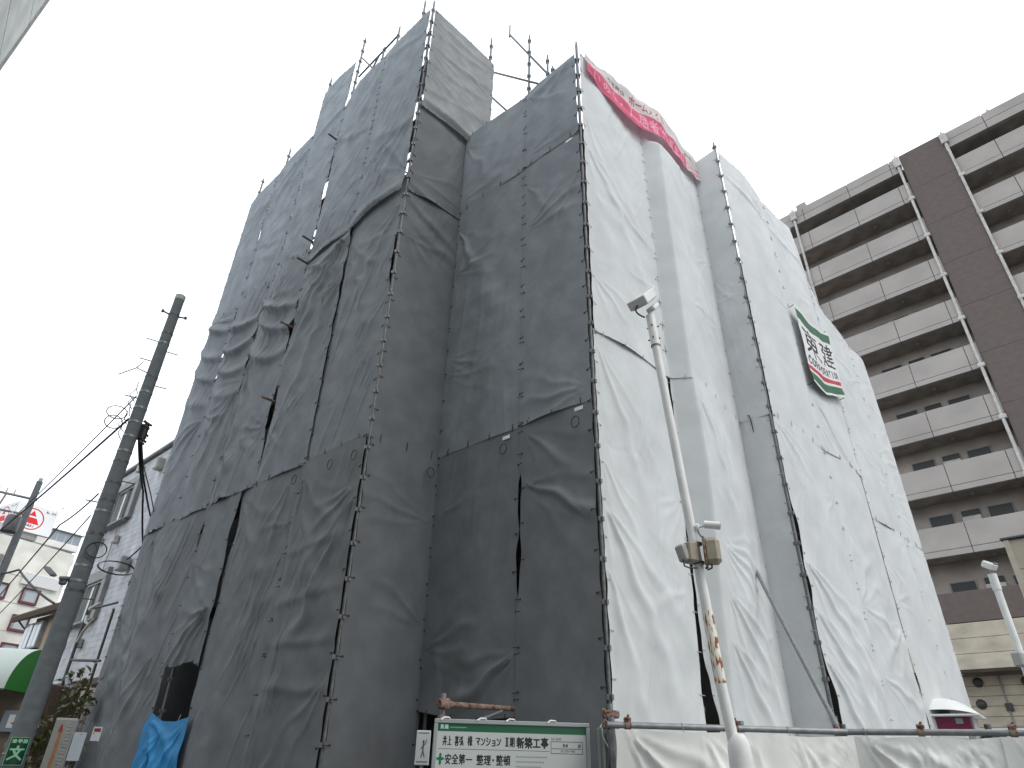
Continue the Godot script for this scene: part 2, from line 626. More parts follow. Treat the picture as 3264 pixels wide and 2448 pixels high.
# ------------------------------------------------------------------ ground and shell
func build_ground() -> void:
	var st := tool()
	quad(st, Vector3(-300, 0, 300), Vector3(300, 0, 300), Vector3(300, 0, -300), Vector3(-300, 0, -300))
	var g := put(self, "road", st, M.asphalt)
	g.set_meta("kind", "structure")
	st = tool()
	bx(st, Transform3D(Basis(Vector3.UP, 0.14), Vector3(1.5, 0.06, -6.2)), Vector3(16, 0.12, 1.6), 0.02)
	var p := put(self, "pavement", st, M.paving)
	p.set_meta("kind", "structure")


func build_shell() -> void:
	var d1 := DIR_1 * 0.85
	var d2 := DIR_2 * 0.85
	var w2e := CORNER_C + DIR_W * 6.2
	var poly := PackedVector2Array([CORNER_A + d1 + d2, CORNER_I + d1 + d2, CORNER_B + d1 + d2, CORNER_D + DIR_1 * 0.6 + d2, CORNER_C + d1 + d2, w2e + d2, w2e + DIR_2 * 6.0, END_L + DIR_1 * 5.0, END_L + d1])
	var t := thing("concrete_shell", "bare concrete building shell hidden behind the scaffold sheets", "building", v3(CORNER_B + d1 * 4.0, 0))
	var st := tool()
	st.set_smooth_group(-1)
	var h := 11.6
	var n := poly.size()
	var mid := Vector2.ZERO
	for p in poly:
		mid += p / n
	for i in n:
		var a := poly[i]
		var b := poly[(i + 1) % n]
		facing_quad(st, v3(a, 0), v3(b, 0), v3(b, h), v3(a, h), v3(mid, h * 0.5))
	put(t, "wall", st, M.concrete)
	st = tool()
	st.set_smooth_group(-1)
	var tris := Geometry2D.triangulate_polygon(poly)
	for i in range(0, tris.size(), 3):
		facing_tri(st, v3(poly[tris[i]], h), v3(poly[tris[i + 1]], h), v3(poly[tris[i + 2]], h), Vector3(0, 0, -12))
	put(t, "roof", st, M.concrete)


# ------------------------------------------------------------------ scaffold bays
func build_tower() -> void:
	var t := thing("scaffold_tower", "tall left scaffold tower wrapped in wrinkled grey sheets, posts sticking out above", "scaffold", v3(CORNER_A, 0), Basis.IDENTITY, "sheeted scaffold bays")
	var ties := tool()
	var P := CORNER_A
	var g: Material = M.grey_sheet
	# left face, top tier
	hang(t, P, DIR_L, 0.03, 1.56, 10.32, 16.0, g, {"skew": 0.42, "folds": 0.034, "off": 0.05, "top": [Vector2(0, 16.05), Vector2(0.5, 16.0), Vector2(1.6, 15.98)], "swags": [[10.42, 10.42, 0.02, 0.10, 0.16], [15.2, 15.7, 0.1, 0.04, 0.12], [12.2, 12.9, 0.15, 0.035, 0.18]], "pulls": [[0.0, 12.4, -60, 40, 1.0, 0.04, 11], [0.0, 10.8, 60, 35, 0.8, 0.03, 11]]}, ties)
	hang(t, P, DIR_L, 1.57, 3.08, 10.30, 15.9, g, {"skew": 0.5, "folds": 0.036, "off": 0.05, "top": [Vector2(1.5, 15.98), Vector2(2.6, 15.88), Vector2(3.1, 15.4)], "swags": [[10.36, 10.34, 0.03, 0.06, 0.12], [13.4, 14.2, 0.2, 0.05, 0.15]], "gaps": [[1, 12.4, 1.3, 0.05], [1, 10.9, 0.7, 0.03]], "pulls": [[0.0, 15.3, -65, 35, 1.2, 0.035, 10]]}, ties)
	hang(t, P, DIR_L, 3.12, 4.52, 10.2, 17.28, g, {"skew": 0.42, "folds": 0.03, "off": 0.03, "gaps": [[-1, 12.5, 0.8, 0.055], [-1, 13.6, 0.6, 0.02], [-1, 10.9, 0.6, 0.02]], "swags": [[15.5, 15.0, 0.12, 0.05, 0.14], [13.2, 13.7, 0.12, 0.03, 0.2]], "pulls": [[0.0, 10.4, 40, 45, 1.0, 0.03, 10]]}, ties)
	hang(t, P, DIR_L, 4.56, 6.18, 10.2, 15.5, g, {"skew": 0.4, "folds": 0.036, "off": 0.04, "top": [Vector2(4.5, 15.62), Vector2(6.2, 15.3)], "pulls": [[0.0, 15.1, -45, 40, 1.4, 0.05, 12], [1.6, 12.5, -160, 30, 1.0, 0.03, 10]], "swags": [[11.5, 12.3, 0.1, 0.04, 0.2]]}, ties)
	hang(t, P, DIR_L, 6.2, 7.55, 10.2, 15.25, g, {"skew": 0.35, "folds": 0.03, "off": 0.03, "top": [Vector2(6.2, 15.3), Vector2(7.5, 15.12)], "pulls": [[0.0, 14.4, -65, 40, 1.1, 0.04, 11]], "swags": [[10.4, 10.9, 0.1, 0.08, 0.13]]}, ties)
	# left face, middle tier: same sheet, darkened a step as painted shade
	hang(t, P, DIR_L, 0.03, 1.56, 5.42, 10.75, M.half_shaded_grey_sheet, {"skew": 0.3, "folds": 0.03, "off": 0.02, "gaps": [[1, 8.9, 0.7, 0.03], [-1, 8.8, 1.0, 0.05]], "pulls": [[1.5, 9.9, -115, 30, 1.6, 0.045, 14], [0.0, 10.1, -60, 25, 1.2, 0.03, 12]]}, ties)
	hang(t, P, DIR_L, 1.57, 3.08, 5.42, 10.75, M.half_shaded_grey_sheet, {"skew": 0.5, "folds": 0.036, "off": 0.03, "pulls": [[0.1, 10.2, -62, 32, 2.2, 0.075, 15], [1.5, 10.2, -150, 40, 1.0, 0.05, 10], [0.0, 9.3, -70, 25, 1.6, 0.04, 14]], "gaps": [[1, 6.9, 0.9, 0.06], [1, 8.8, 0.5, 0.05], [1, 6.0, 0.5, 0.03]], "swags": [[10.2, 9.9, 0.12, 0.06, 0.14]]}, ties)
	hang(t, P, DIR_L, 3.12, 4.74, 5.42, 10.75, M.half_shaded_grey_sheet, {"skew": 0.3, "folds": 0.034, "off": 0.04, "billow": 0.12, "swags": [[8.75, 9.75, 0.25, 0.12, 0.13], [9.3, 10.1, 0.2, 0.10, 0.12], [8.25, 8.9, 0.3, 0.09, 0.15]], "gaps": [[-1, 6.9, 1.0, 0.09], [-1, 8.7, 0.45, 0.06]], "pulls": [[1.35, 8.7, -95, 22, 2.4, 0.085, 19], [1.5, 9.9, -150, 35, 0.8, 0.05, 10]]}, ties)
	hang(t, P, DIR_L, 4.76, 6.18, 5.42, 10.75, M.half_shaded_grey_sheet, {"skew": 0.28, "folds": 0.036, "off": 0.04, "billow": 0.09, "swags": [[9.75, 10.1, 0.2, 0.12, 0.12], [9.2, 9.5, 0.25, 0.13, 0.13], [8.5, 9.0, 0.22, 0.10, 0.14], [7.95, 8.4, 0.2, 0.06, 0.15]], "pulls": [[1.42, 7.75, -160, 35, 0.8, 0.04, 12], [0.0, 8.0, -60, 30, 1.3, 0.05, 13]], "gaps": [[1, 7.5, 0.35, 0.07]]}, ties)
	hang(t, P, DIR_L, 6.2, 7.62, 5.42, 10.75, M.half_shaded_grey_sheet, {"skew": 0.25, "folds": 0.034, "off": 0.04, "billow": 0.10, "swags": [[10.05, 10.75, 0.12, 0.13, 0.13], [9.3, 10.0, 0.14, 0.12, 0.13], [8.7, 9.45, 0.14, 0.11, 0.13], [8.1, 8.6, 0.1, 0.06, 0.16]], "pulls": [[0.05, 7.75, -30, 40, 0.9, 0.05, 11]]}, ties)
	# left face, bottom tier: darker again, shade near the ground painted in
	hang(t, P, DIR_L, 0.03, 1.58, 0.25, 5.46, M.shaded_grey_sheet, {"skew": 0.22, "folds": 0.03, "off": 0.03, "random_pulls": 5, "pulls": [[1.5, 5.2, -115, 35, 1.3, 0.04, 12], [0.0, 4.6, -65, 22, 2.0, 0.05, 13]], "swags": [[3.4, 3.3, 0.03, 0.02, 0.08], [2.75, 2.8, 0.02, 0.02, 0.07], [2.2, 2.3, 0.02, 0.022, 0.08], [4.1, 4.0, 0.03, 0.018, 0.08]]}, ties)
	hang(t, P, DIR_L, 1.60, 3.46, 0.25, 5.46, M.shaded_grey_sheet, {"skew": 0.32, "folds": 0.03, "off": 0.02, "pulls": [[1.84, 5.3, -130, 30, 2.4, 0.04, 10], [0.3, 5.3, -80, 30, 2.4, 0.03, 11]], "gaps": [[1, 4.75, 0.55, 0.08], [1, 3.6, 0.4, 0.03]]}, ties)
	hang(t, P, DIR_L, 3.50, 4.73, 2.7, 5.46, M.shaded_grey_sheet, {"skew": 0.2, "folds": 0.03, "off": 0.05, "bottom": [Vector2(3.4, 2.62), Vector2(3.7, 2.74), Vector2(4.2, 2.68), Vector2(4.75, 2.75)], "pulls": [[0.0, 3.6, -50, 30, 1.1, 0.06, 16], [1.2, 4.4, -140, 30, 0.9, 0.03, 12]], "gaps": [[-1, 4.7, 0.5, 0.05], [1, 4.9, 0.45, 0.08], [1, 3.4, 0.5, 0.03]]}, ties)
	hang(t, P, DIR_L, 4.76, 7.62, 0.25, 5.46, M.shaded_grey_sheet, {"skew": 0.38, "folds": 0.036, "off": 0.03, "billow": 0.14, "pulls": [[2.2, 5.3, -115, 28, 2.2, 0.06, 13], [2.8, 3.9, -120, 30, 1.5, 0.07, 14], [0.5, 3.0, -70, 30, 1.3, 0.04, 12]], "gaps": [[-1, 4.9, 0.45, 0.06]]}, ties)
	# return face, from the tower corner to the inner corner
	var dr := (CORNER_I - CORNER_A).normalized()
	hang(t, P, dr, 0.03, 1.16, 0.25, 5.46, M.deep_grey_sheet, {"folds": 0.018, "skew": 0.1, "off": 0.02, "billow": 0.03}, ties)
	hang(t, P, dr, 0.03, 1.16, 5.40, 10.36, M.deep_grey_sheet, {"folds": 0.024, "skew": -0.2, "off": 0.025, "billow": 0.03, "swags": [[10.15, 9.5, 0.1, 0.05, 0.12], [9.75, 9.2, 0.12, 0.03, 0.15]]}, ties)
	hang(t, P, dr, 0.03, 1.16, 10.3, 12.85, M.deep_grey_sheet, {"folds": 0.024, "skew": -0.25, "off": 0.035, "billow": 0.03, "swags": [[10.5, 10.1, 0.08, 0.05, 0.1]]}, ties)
	hang(t, P, dr, 0.03, 1.66, 12.62, 15.98, M.pale_grey_sheet, {"folds": 0.024, "skew": -0.3, "off": 0.10, "billow": 0.06, "top": [Vector2(0, 15.98), Vector2(1.66, 15.6)], "bottom": [Vector2(0.07, 12.62), Vector2(1.2, 12.42), Vector2(1.66, 12.5)], "swags": [[15.65, 15.35, 0.14, 0.035, 0.10], [15.2, 15.2, 0.16, 0.03, 0.10], [14.7, 14.6, 0.2, 0.04, 0.10], [14.1, 14.2, 0.25, 0.03, 0.12], [13.2, 13.4, 0.1, 0.03, 0.1], [12.85, 12.5, 0.08, 0.07, 0.12]], "pulls": [[0.0, 15.5, -40, 40, 0.8, 0.02, 13], [0.0, 14.6, -35, 40, 0.9, 0.02, 13], [0.0, 13.9, -40, 35, 0.9, 0.02, 14], [1.59, 13.2, 140, 40, 0.7, 0.02, 12]]}, ties)
	inner_frame(t, P, DIR_L, [0.03, 1.56, 3.1, 4.6, 6.1, 7.5], 15.5, 0.45, [16.35, 15.8, 18.35, 18.05, 16.3, 16.1], true)
	post(t, P, 0.0, 16.35)
	post(t, P + DIR_L * 0.47 + dr * 0.06, 14.0, 17.0)
	post(t, P + dr * 1.68 + DIR_L * 0.05, 9.0, 16.75)
	for a in [[0.14, 5.14], [0.72, 5.16], [1.66, 5.16]]:
		ring_mark(t, P, DIR_L, a[0], a[1])
	ring_mark(t, P, dr, 0.98, 5.12)
	# stub pipes poking out of the long slit
	for y in [14.17, 10.93, 10.33, 8.71, 7.06]:
		var c := v3(P + DIR_L * 3.1, y)
		pipe(t, "stub_pipe", M.dull_steel if y > 9 else M.rusty_steel, c + Vector3(0.28, 0, -0.3) * 0.5, c + Vector3(-0.62, 0.0, 0.66) * 0.33, 0.0245)
	# loose frame of pipes on the roof
	var s := [Vector3(-3.198, 16.6, -9.762), Vector3(-3.198, 18.2, -9.762), Vector3(-3.634, 16.6, -10.162), Vector3(-3.634, 17.9, -10.162)]
	post(t, Vector2(s[0].x, s[0].z), 14.8, 18.15)
	post(t, Vector2(s[2].x, s[2].z), 14.8, 17.85)
	pipe(t, "brace", M.dull_steel, Vector3(-3.19, 17.85, -9.76), Vector3(-4.445, 17.72, -10.906), 0.0245)
	pipe(t, "brace", M.dull_steel, Vector3(-3.795, 17.1, -10.31), Vector3(-4.513, 18.7, -10.967), 0.0245)
	pipe(t, "brace", M.dull_steel, Vector3(-3.79, 17.75, -10.30), Vector3(-4.15, 16.9, -10.635), 0.0245)
	pipe(t, "brace", M.dull_steel, Vector3(-4.1, 16.95, -10.6), Vector3(-4.42, 17.3, -10.9), 0.0245)
	var te := put(t, "tie_cord", ties, M.dark_cord)
	te.set_meta("kind", "stuff")


# ring mark printed on the sheets near their seam
func ring_mark(parent: Node3D, P: Vector2, dir: Vector2, x: float, y: float) -> void:
	var n2 := Vector2(dir.y, -dir.x)
	if n2.dot(-P) < 0.0:
		n2 = -n2
	var c := v3(P + dir * x + n2 * 0.115, y)
	var pts := []
	for i in 17:
		var a := TAU * i / 16.0
		pts.append(c + Vector3(dir.x, 0, dir.y) * 0.06 * cos(a) + Vector3(0, 0.075 * sin(a), 0))
	var st := tool()
	tube(st, pts, 0.006, 0.006, 5, false)
	put(parent, "ring_mark", st, M.dark_cord)


func build_middle_bay() -> void:
	var t := thing("scaffold_bay", "recessed middle scaffold bay wrapped in two columns of smooth dark grey sheet", "scaffold", v3(CORNER_I, 0), Basis.IDENTITY, "sheeted scaffold bays")
	var ties := tool()
	var P := CORNER_B
	var g: Material = M.half_shaded_grey_sheet
	hang(t, P, DIR_2, 0.03, 1.17, 10.45, 12.6, M.grey_sheet, {"folds": 0.0112, "skew": 0.25, "billow": 0.04, "off": 0.04, "top": [Vector2(0, 12.6), Vector2(0.6, 12.52), Vector2(1.17, 12.46)], "swags": [[12.42, 12.3, 0.1, 0.04, 0.10]], "pulls": [[1.1, 12.3, -140, 35, 0.7, 0.03, 10], [0, 12.5, -40, 30, 0.6, 0.03, 10]]}, ties)
	hang(t, P, DIR_2, 1.19, 2.82, 10.45, 12.6, M.grey_sheet, {"folds": 0.0126, "skew": 0.25, "billow": 0.05, "off": 0.04, "top": [Vector2(1.17, 12.48), Vector2(2.0, 12.5), Vector2(2.84, 12.62)], "pulls": [[1.6, 12.3, -120, 30, 1.2, 0.035, 10], [0.0, 12.4, -60, 25, 0.7, 0.02, 9]]}, ties)
	hang(t, P, DIR_2, 0.03, 1.17, 5.42, 10.52, M.grey_sheet, {"folds": 0.0098, "skew": 0.1, "billow": 0.05, "random_pulls": 3, "pulls": [[1.1, 10.0, -120, 30, 1.4, 0.02, 8]]}, ties)
	hang(t, P, DIR_2, 1.19, 2.82, 5.42, 10.52, M.grey_sheet, {"folds": 0.0154, "skew": 0.08, "billow": 0.07, "random_pulls": 3, "pulls": [[1.6, 10.0, -115, 25, 2.0, 0.04, 9]]}, ties)
	hang(t, P, DIR_2, 0.03, 1.17, 0.3, 5.47, M.shaded_grey_sheet, {"folds": 0.0105, "skew": 0.2, "billow": 0.05, "random_pulls": 3, "gaps": [[1, 4.5, 0.5, 0.02], [1, 3.7, 0.7, 0.03]], "pulls": [[1.08, 4.6, -152, 22, 1.0, 0.045, 12], [1.08, 5.3, -140, 25, 0.7, 0.03, 10]]}, ties)  # lower pair in the darker grey, shade painted into its colour
	hang(t, P, DIR_2, 1.19, 2.82, 1.98, 5.47, M.shaded_grey_sheet, {"folds": 0.0140, "skew": 0.1, "billow": 0.06, "random_pulls": 3, "bottom": [Vector2(1.19, 1.95), Vector2(1.9, 1.92), Vector2(2.4, 1.99), Vector2(2.84, 2.05)], "gaps": [[-1, 4.4, 0.5, 0.02], [-1, 3.6, 0.6, 0.03]], "pulls": [[0.0, 2.6, -30, 30, 0.9, 0.07, 9]]}, ties)
	inner_frame(t, P + DIR_1 * 0.03, DIR_2, [0.02, 1.18, 2.78], 12.4, 0.45, [12.9, 12.35, 12.4], true)
	# scaffold standing on the roof behind this bay
	var q := P + DIR_1 * 0.9
	post(t, q + DIR_2 * 2.0, 11.0, 16.4)
	post(t, q + DIR_2 * 1.46, 11.0, 15.05)
	post(t, q + DIR_2 * 1.32, 11.0, 14.5)
	pipe(t, "brace", M.dull_steel, v3(q + DIR_2 * 2.66, 17.25), v3(q + DIR_2 * 1.46, 14.45), 0.0245)
	pipe(t, "stub_pipe", M.galvanised, v3(q + DIR_2 * 2.66, 17.15), v3(q + DIR_2 * 2.66, 17.65), 0.0245)
	pipe(t, "rail", M.dull_steel, v3(q + DIR_2 * 3.24, 16.3), v3(q + DIR_2 * 1.66, 14.28), 0.0245)
	pipe(t, "brace", M.dull_steel, v3(q + DIR_2 * 3.25, 15.38), v3(q + DIR_2 * 2.3, 13.6), 0.0245)
	pipe(t, "brace", M.dull_steel, v3(q + DIR_2 * 3.25, 14.3), v3(q + DIR_2 * 2.5, 13.2), 0.0245)
	var te := put(t, "tie_cord", ties, M.dark_cord)
	te.set_meta("kind", "stuff")
	for a in [[0.22, 5.16], [1.42, 5.14]]:
		ring_mark(t, P, DIR_2, a[0], a[1])
	# pale maker's tags along the seams
	for a in [[0.20, 5.36], [1.42, 5.33], [0.2, 10.4]]:
		var st := tool()
		var c := v3(P + DIR_2 * a[0], a[1]) + Vector3(-DIR_2.y, 0, DIR_2.x) * -0.0
		var out := Vector3(DIR_2.y, 0, -DIR_2.x)
		if out.dot(Vector3(-P.x, 0, -P.y)) < 0.0:
			out = -out
		bx(st, Transform3D(Basis(Vector3(DIR_2.x, 0, DIR_2.y), Vector3.UP, out), c + out * 0.06), Vector3(0.13, 0.05, 0.006))
		put(t, "sheet_tag", st, M.white_plastic)


func build_white_bay() -> void:
	var t := thing("scaffold_bay", "white-sheeted scaffold bay right of the dark corner, under the pink banner", "scaffold", v3(CORNER_B, 0), Basis.IDENTITY, "sheeted scaffold bays")
	var ties := tool()
	var P := CORNER_B
	var g: Material = M.white_sheet
	hang(t, P, DIR_1, 0.03, 1.72, 6.48, 12.62, g, {"folds": 0.03, "skew": -0.22, "billow": 0.10, "off": 0.04, "top": [Vector2(0, 12.62), Vector2(1.7, 12.7)], "pulls": [[0.0, 10.2, -60, 26, 2.0, 0.05, 13], [0.0, 11.0, -70, 22, 1.4, 0.03, 12], [1.6, 8.9, 160, 30, 0.9, 0.03, 10]], "gaps": [[1, 7.5, 1.3, 0.03]]}, ties)
	hang(t, P, DIR_1, 1.74, 3.72, 6.48, 12.62, g, {"folds": 0.03, "skew": -0.12, "billow": 0.08, "off": 0.05, "top": [Vector2(1.7, 12.66), Vector2(3.76, 12.66)], "pleat": [0.20, 1.8, 0.24, 11.6, 12.0, 2.0], "pulls": [[0.5, 8.0, 20, 30, 0.5, 0.03, 10], [1.9, 12.2, -150, 30, 0.8, 0.03, 12]]}, ties)
	hang(t, P, DIR_1, 0.03, 1.68, 0.35, 6.52, g, {"folds": 0.032, "skew": -0.2, "billow": 0.10, "off": 0.02, "pulls": [[0.0, 6.35, -68, 18, 1.8, 0.04, 16], [0.0, 4.1, -62, 26, 1.7, 0.075, 12], [0.0, 4.7, -60, 20, 0.7, 0.03, 14], [0.0, 3.4, -75, 20, 1.4, 0.05, 12], [1.6, 3.4, -160, 30, 0.9, 0.02, 10]], "gaps": [[1, 2.2, 1.4, 0.05]]}, ties)
	hang(t, P, DIR_1, 1.76, 3.76, 0.35, 6.50, g, {"folds": 0.034, "skew": -0.2, "billow": 0.16, "off": 0.05, "pleat": [0.20, 1.8, 0.24, 20.0, 21.0, 5.0], "pulls": [[0.35, 4.05, -20, 40, 0.9, 0.05, 15], [0.35, 3.45, -50, 34, 1.1, 0.06, 13], [1.2, 6.3, -100, 30, 0.9, 0.03, 12], [0.3, 6.2, -75, 22, 1.2, 0.05, 13], [0.3, 2.9, -55, 25, 1.0, 0.06, 12]], "gaps": [[-1, 1.9, 0.9, 0.05]]}, ties)
	inner_frame(t, P, DIR_1, [0.02, 1.72, 3.7], 12.4, 0.45, [12.95, 12.6, 12.95], true)
	post(t, P, 0.0, 12.92)
	post(t, P + DIR_1 * 2.1 + DIR_2 * 0.1, 9.0, 13.1)
	var te := put(t, "tie_cord", ties, M.clip)
	te.set_meta("kind", "stuff")


func build_projecting_bay() -> void:
	var t := thing("scaffold_bay", "projecting white-sheeted scaffold bay at right, carrying the company banner", "scaffold", v3(CORNER_C, 0), Basis.IDENTITY, "sheeted scaffold bays")
	var ties := tool()
	var P := CORNER_C
	var g: Material = M.white_sheet
	var dr := (CORNER_C - CORNER_D).normalized()
	hang(t, CORNER_D, dr, -0.06, 0.55, 6.46, 12.78, g, {"folds": 0.012, "skew": 0.05, "billow": 0.02, "off": 0.02, "random_pulls": 2, "top": [Vector2(0, 12.74), Vector2(0.55, 12.8)]}, ties)
	hang(t, CORNER_D, dr, -0.06, 0.55, 0.35, 6.5, g, {"folds": 0.016, "skew": 0.25, "billow": 0.03, "off": 0.01, "random_pulls": 2}, ties)
	hang(t, P, DIR_W, 0.03, 1.90, 6.46, 12.75, g, {"folds": 0.022, "skew": -0.2, "billow": 0.08, "off": 0.03, "top": [Vector2(0, 12.76), Vector2(1.75, 12.72), Vector2(1.9, 12.66)], "pulls": [[1.75, 12.6, -120, 40, 0.6, 0.025, 12], [1.8, 11.9, 150, 40, 0.6, 0.03, 12]], "swags": [[12.08, 11.9, 0.04, 0.03, 0.05]]}, ties)
	hang(t, P, DIR_W, 1.92, 3.62, 6.46, 12.7, g, {"folds": 0.022, "skew": -0.2, "billow": 0.08, "off": 0.04, "top": [Vector2(1.9, 12.68), Vector2(2.7, 12.66), Vector2(3.3, 12.8), Vector2(3.62, 11.6)], "pulls": [[0.0, 12.5, -50, 35, 0.8, 0.03, 12], [0.0, 11.9, -40, 30, 0.6, 0.03, 12], [0.15, 7.6, -55, 18, 1.8, 0.06, 12]], "swags": [[11.85, 11.6, 0.03, 0.03, 0.05]]}, ties)
	hang(t, P, DIR_W, 3.64, 5.33, 5.62, 10.6, g, {"folds": 0.018, "skew": -0.12, "billow": 0.07, "off": 0.03, "top": [Vector2(3.6, 11.5), Vector2(3.9, 10.8), Vector2(4.1, 10.62), Vector2(5.4, 10.4)], "random_pulls": 8}, ties)
	hang(t, P, DIR_W, 5.35, 6.45, 5.6, 10.3, g, {"folds": 0.018, "skew": -0.1, "billow": 0.07, "off": 0.03, "top": [Vector2(5.3, 10.4), Vector2(6.1, 10.25), Vector2(6.25, 9.7), Vector2(6.45, 9.0)], "random_pulls": 8}, ties)
	hang(t, P, DIR_W, 0.03, 1.92, 0.35, 6.5, g, {"folds": 0.026, "skew": -0.3, "billow": 0.08, "off": 0.02, "gaps": [[-1, 4.55, 0.55, 0.07], [-1, 3.7, 0.4, 0.04], [-1, 2.2, 0.75, 0.10]], "pulls": [[0.0, 4.15, -42, 28, 1.5, 0.07, 13], [0.0, 3.5, -50, 22, 1.8, 0.07, 12], [0.0, 2.85, -58, 18, 1.6, 0.08, 13], [0.0, 6.4, -45, 30, 0.7, 0.035, 12], [1.86, 2.9, 150, 25, 1.3, 0.03, 9]]}, ties)
	hang(t, P, DIR_W, 1.94, 3.62, 0.35, 6.5, g, {"folds": 0.026, "skew": -0.25, "billow": 0.09, "off": 0.03, "pulls": [[0.0, 3.78, 55, 40, 0.9, 0.05, 9], [0.0, 3.78, -15, 26, 1.3, 0.04, 10], [1.66, 3.7, -150, 30, 1.0, 0.05, 11], [0.1, 2.75, -15, 22, 1.3, 0.05, 12], [1.66, 2.5, -120, 25, 1.0, 0.04, 11]], "gaps": [[1, 3.1, 0.5, 0.035], [1, 2.2, 0.4, 0.02]]}, ties)
	hang(t, P, DIR_W, 3.64, 5.33, 0.35, 5.66, g, {"folds": 0.022, "skew": -0.15, "billow": 0.07, "gaps": [[1, 2.6, 0.4, 0.05], [-1, 2.8, 0.4, 0.02]], "random_pulls": 4}, ties)
	hang(t, P, DIR_W, 5.35, 6.45, 0.35, 5.64, g, {"folds": 0.022, "skew": -0.1, "billow": 0.07, "random_pulls": 4}, ties)
	inner_frame(t, P, DIR_W, [0.02, 1.91, 3.63, 5.34, 6.4], 10.0, 0.45, [12.98, 12.9, 11.0, 10.2, 9.0], true)
	post(t, P, 0.0, 12.96)
	var te := put(t, "tie_cord", ties, M.clip)
	te.set_meta("kind", "stuff")
	# black straps at the seam of the narrow side
	for a in [[0.24, 6.5], [-0.02, 6.5]]:
		var out := Vector3(dr.y, 0, -dr.x)
		if out.dot(Vector3(-P.x, 0, -P.y)) < 0.0:
			out = -out
		var c := v3(CORNER_D + dr * a[0], a[1]) + out * 0.06
		var st := tool()
		tube(st, [c + Vector3(-0.02, 0.02, 0), c + Vector3(0.01, 0.03, 0) + out * 0.02, c + Vector3(0.03, -0.05, 0) + out * 0.02, c + Vector3(0.035, -0.28, 0)], 0.012, 0.008, 6)
		put(t, "strap", st, M.dark_cord)


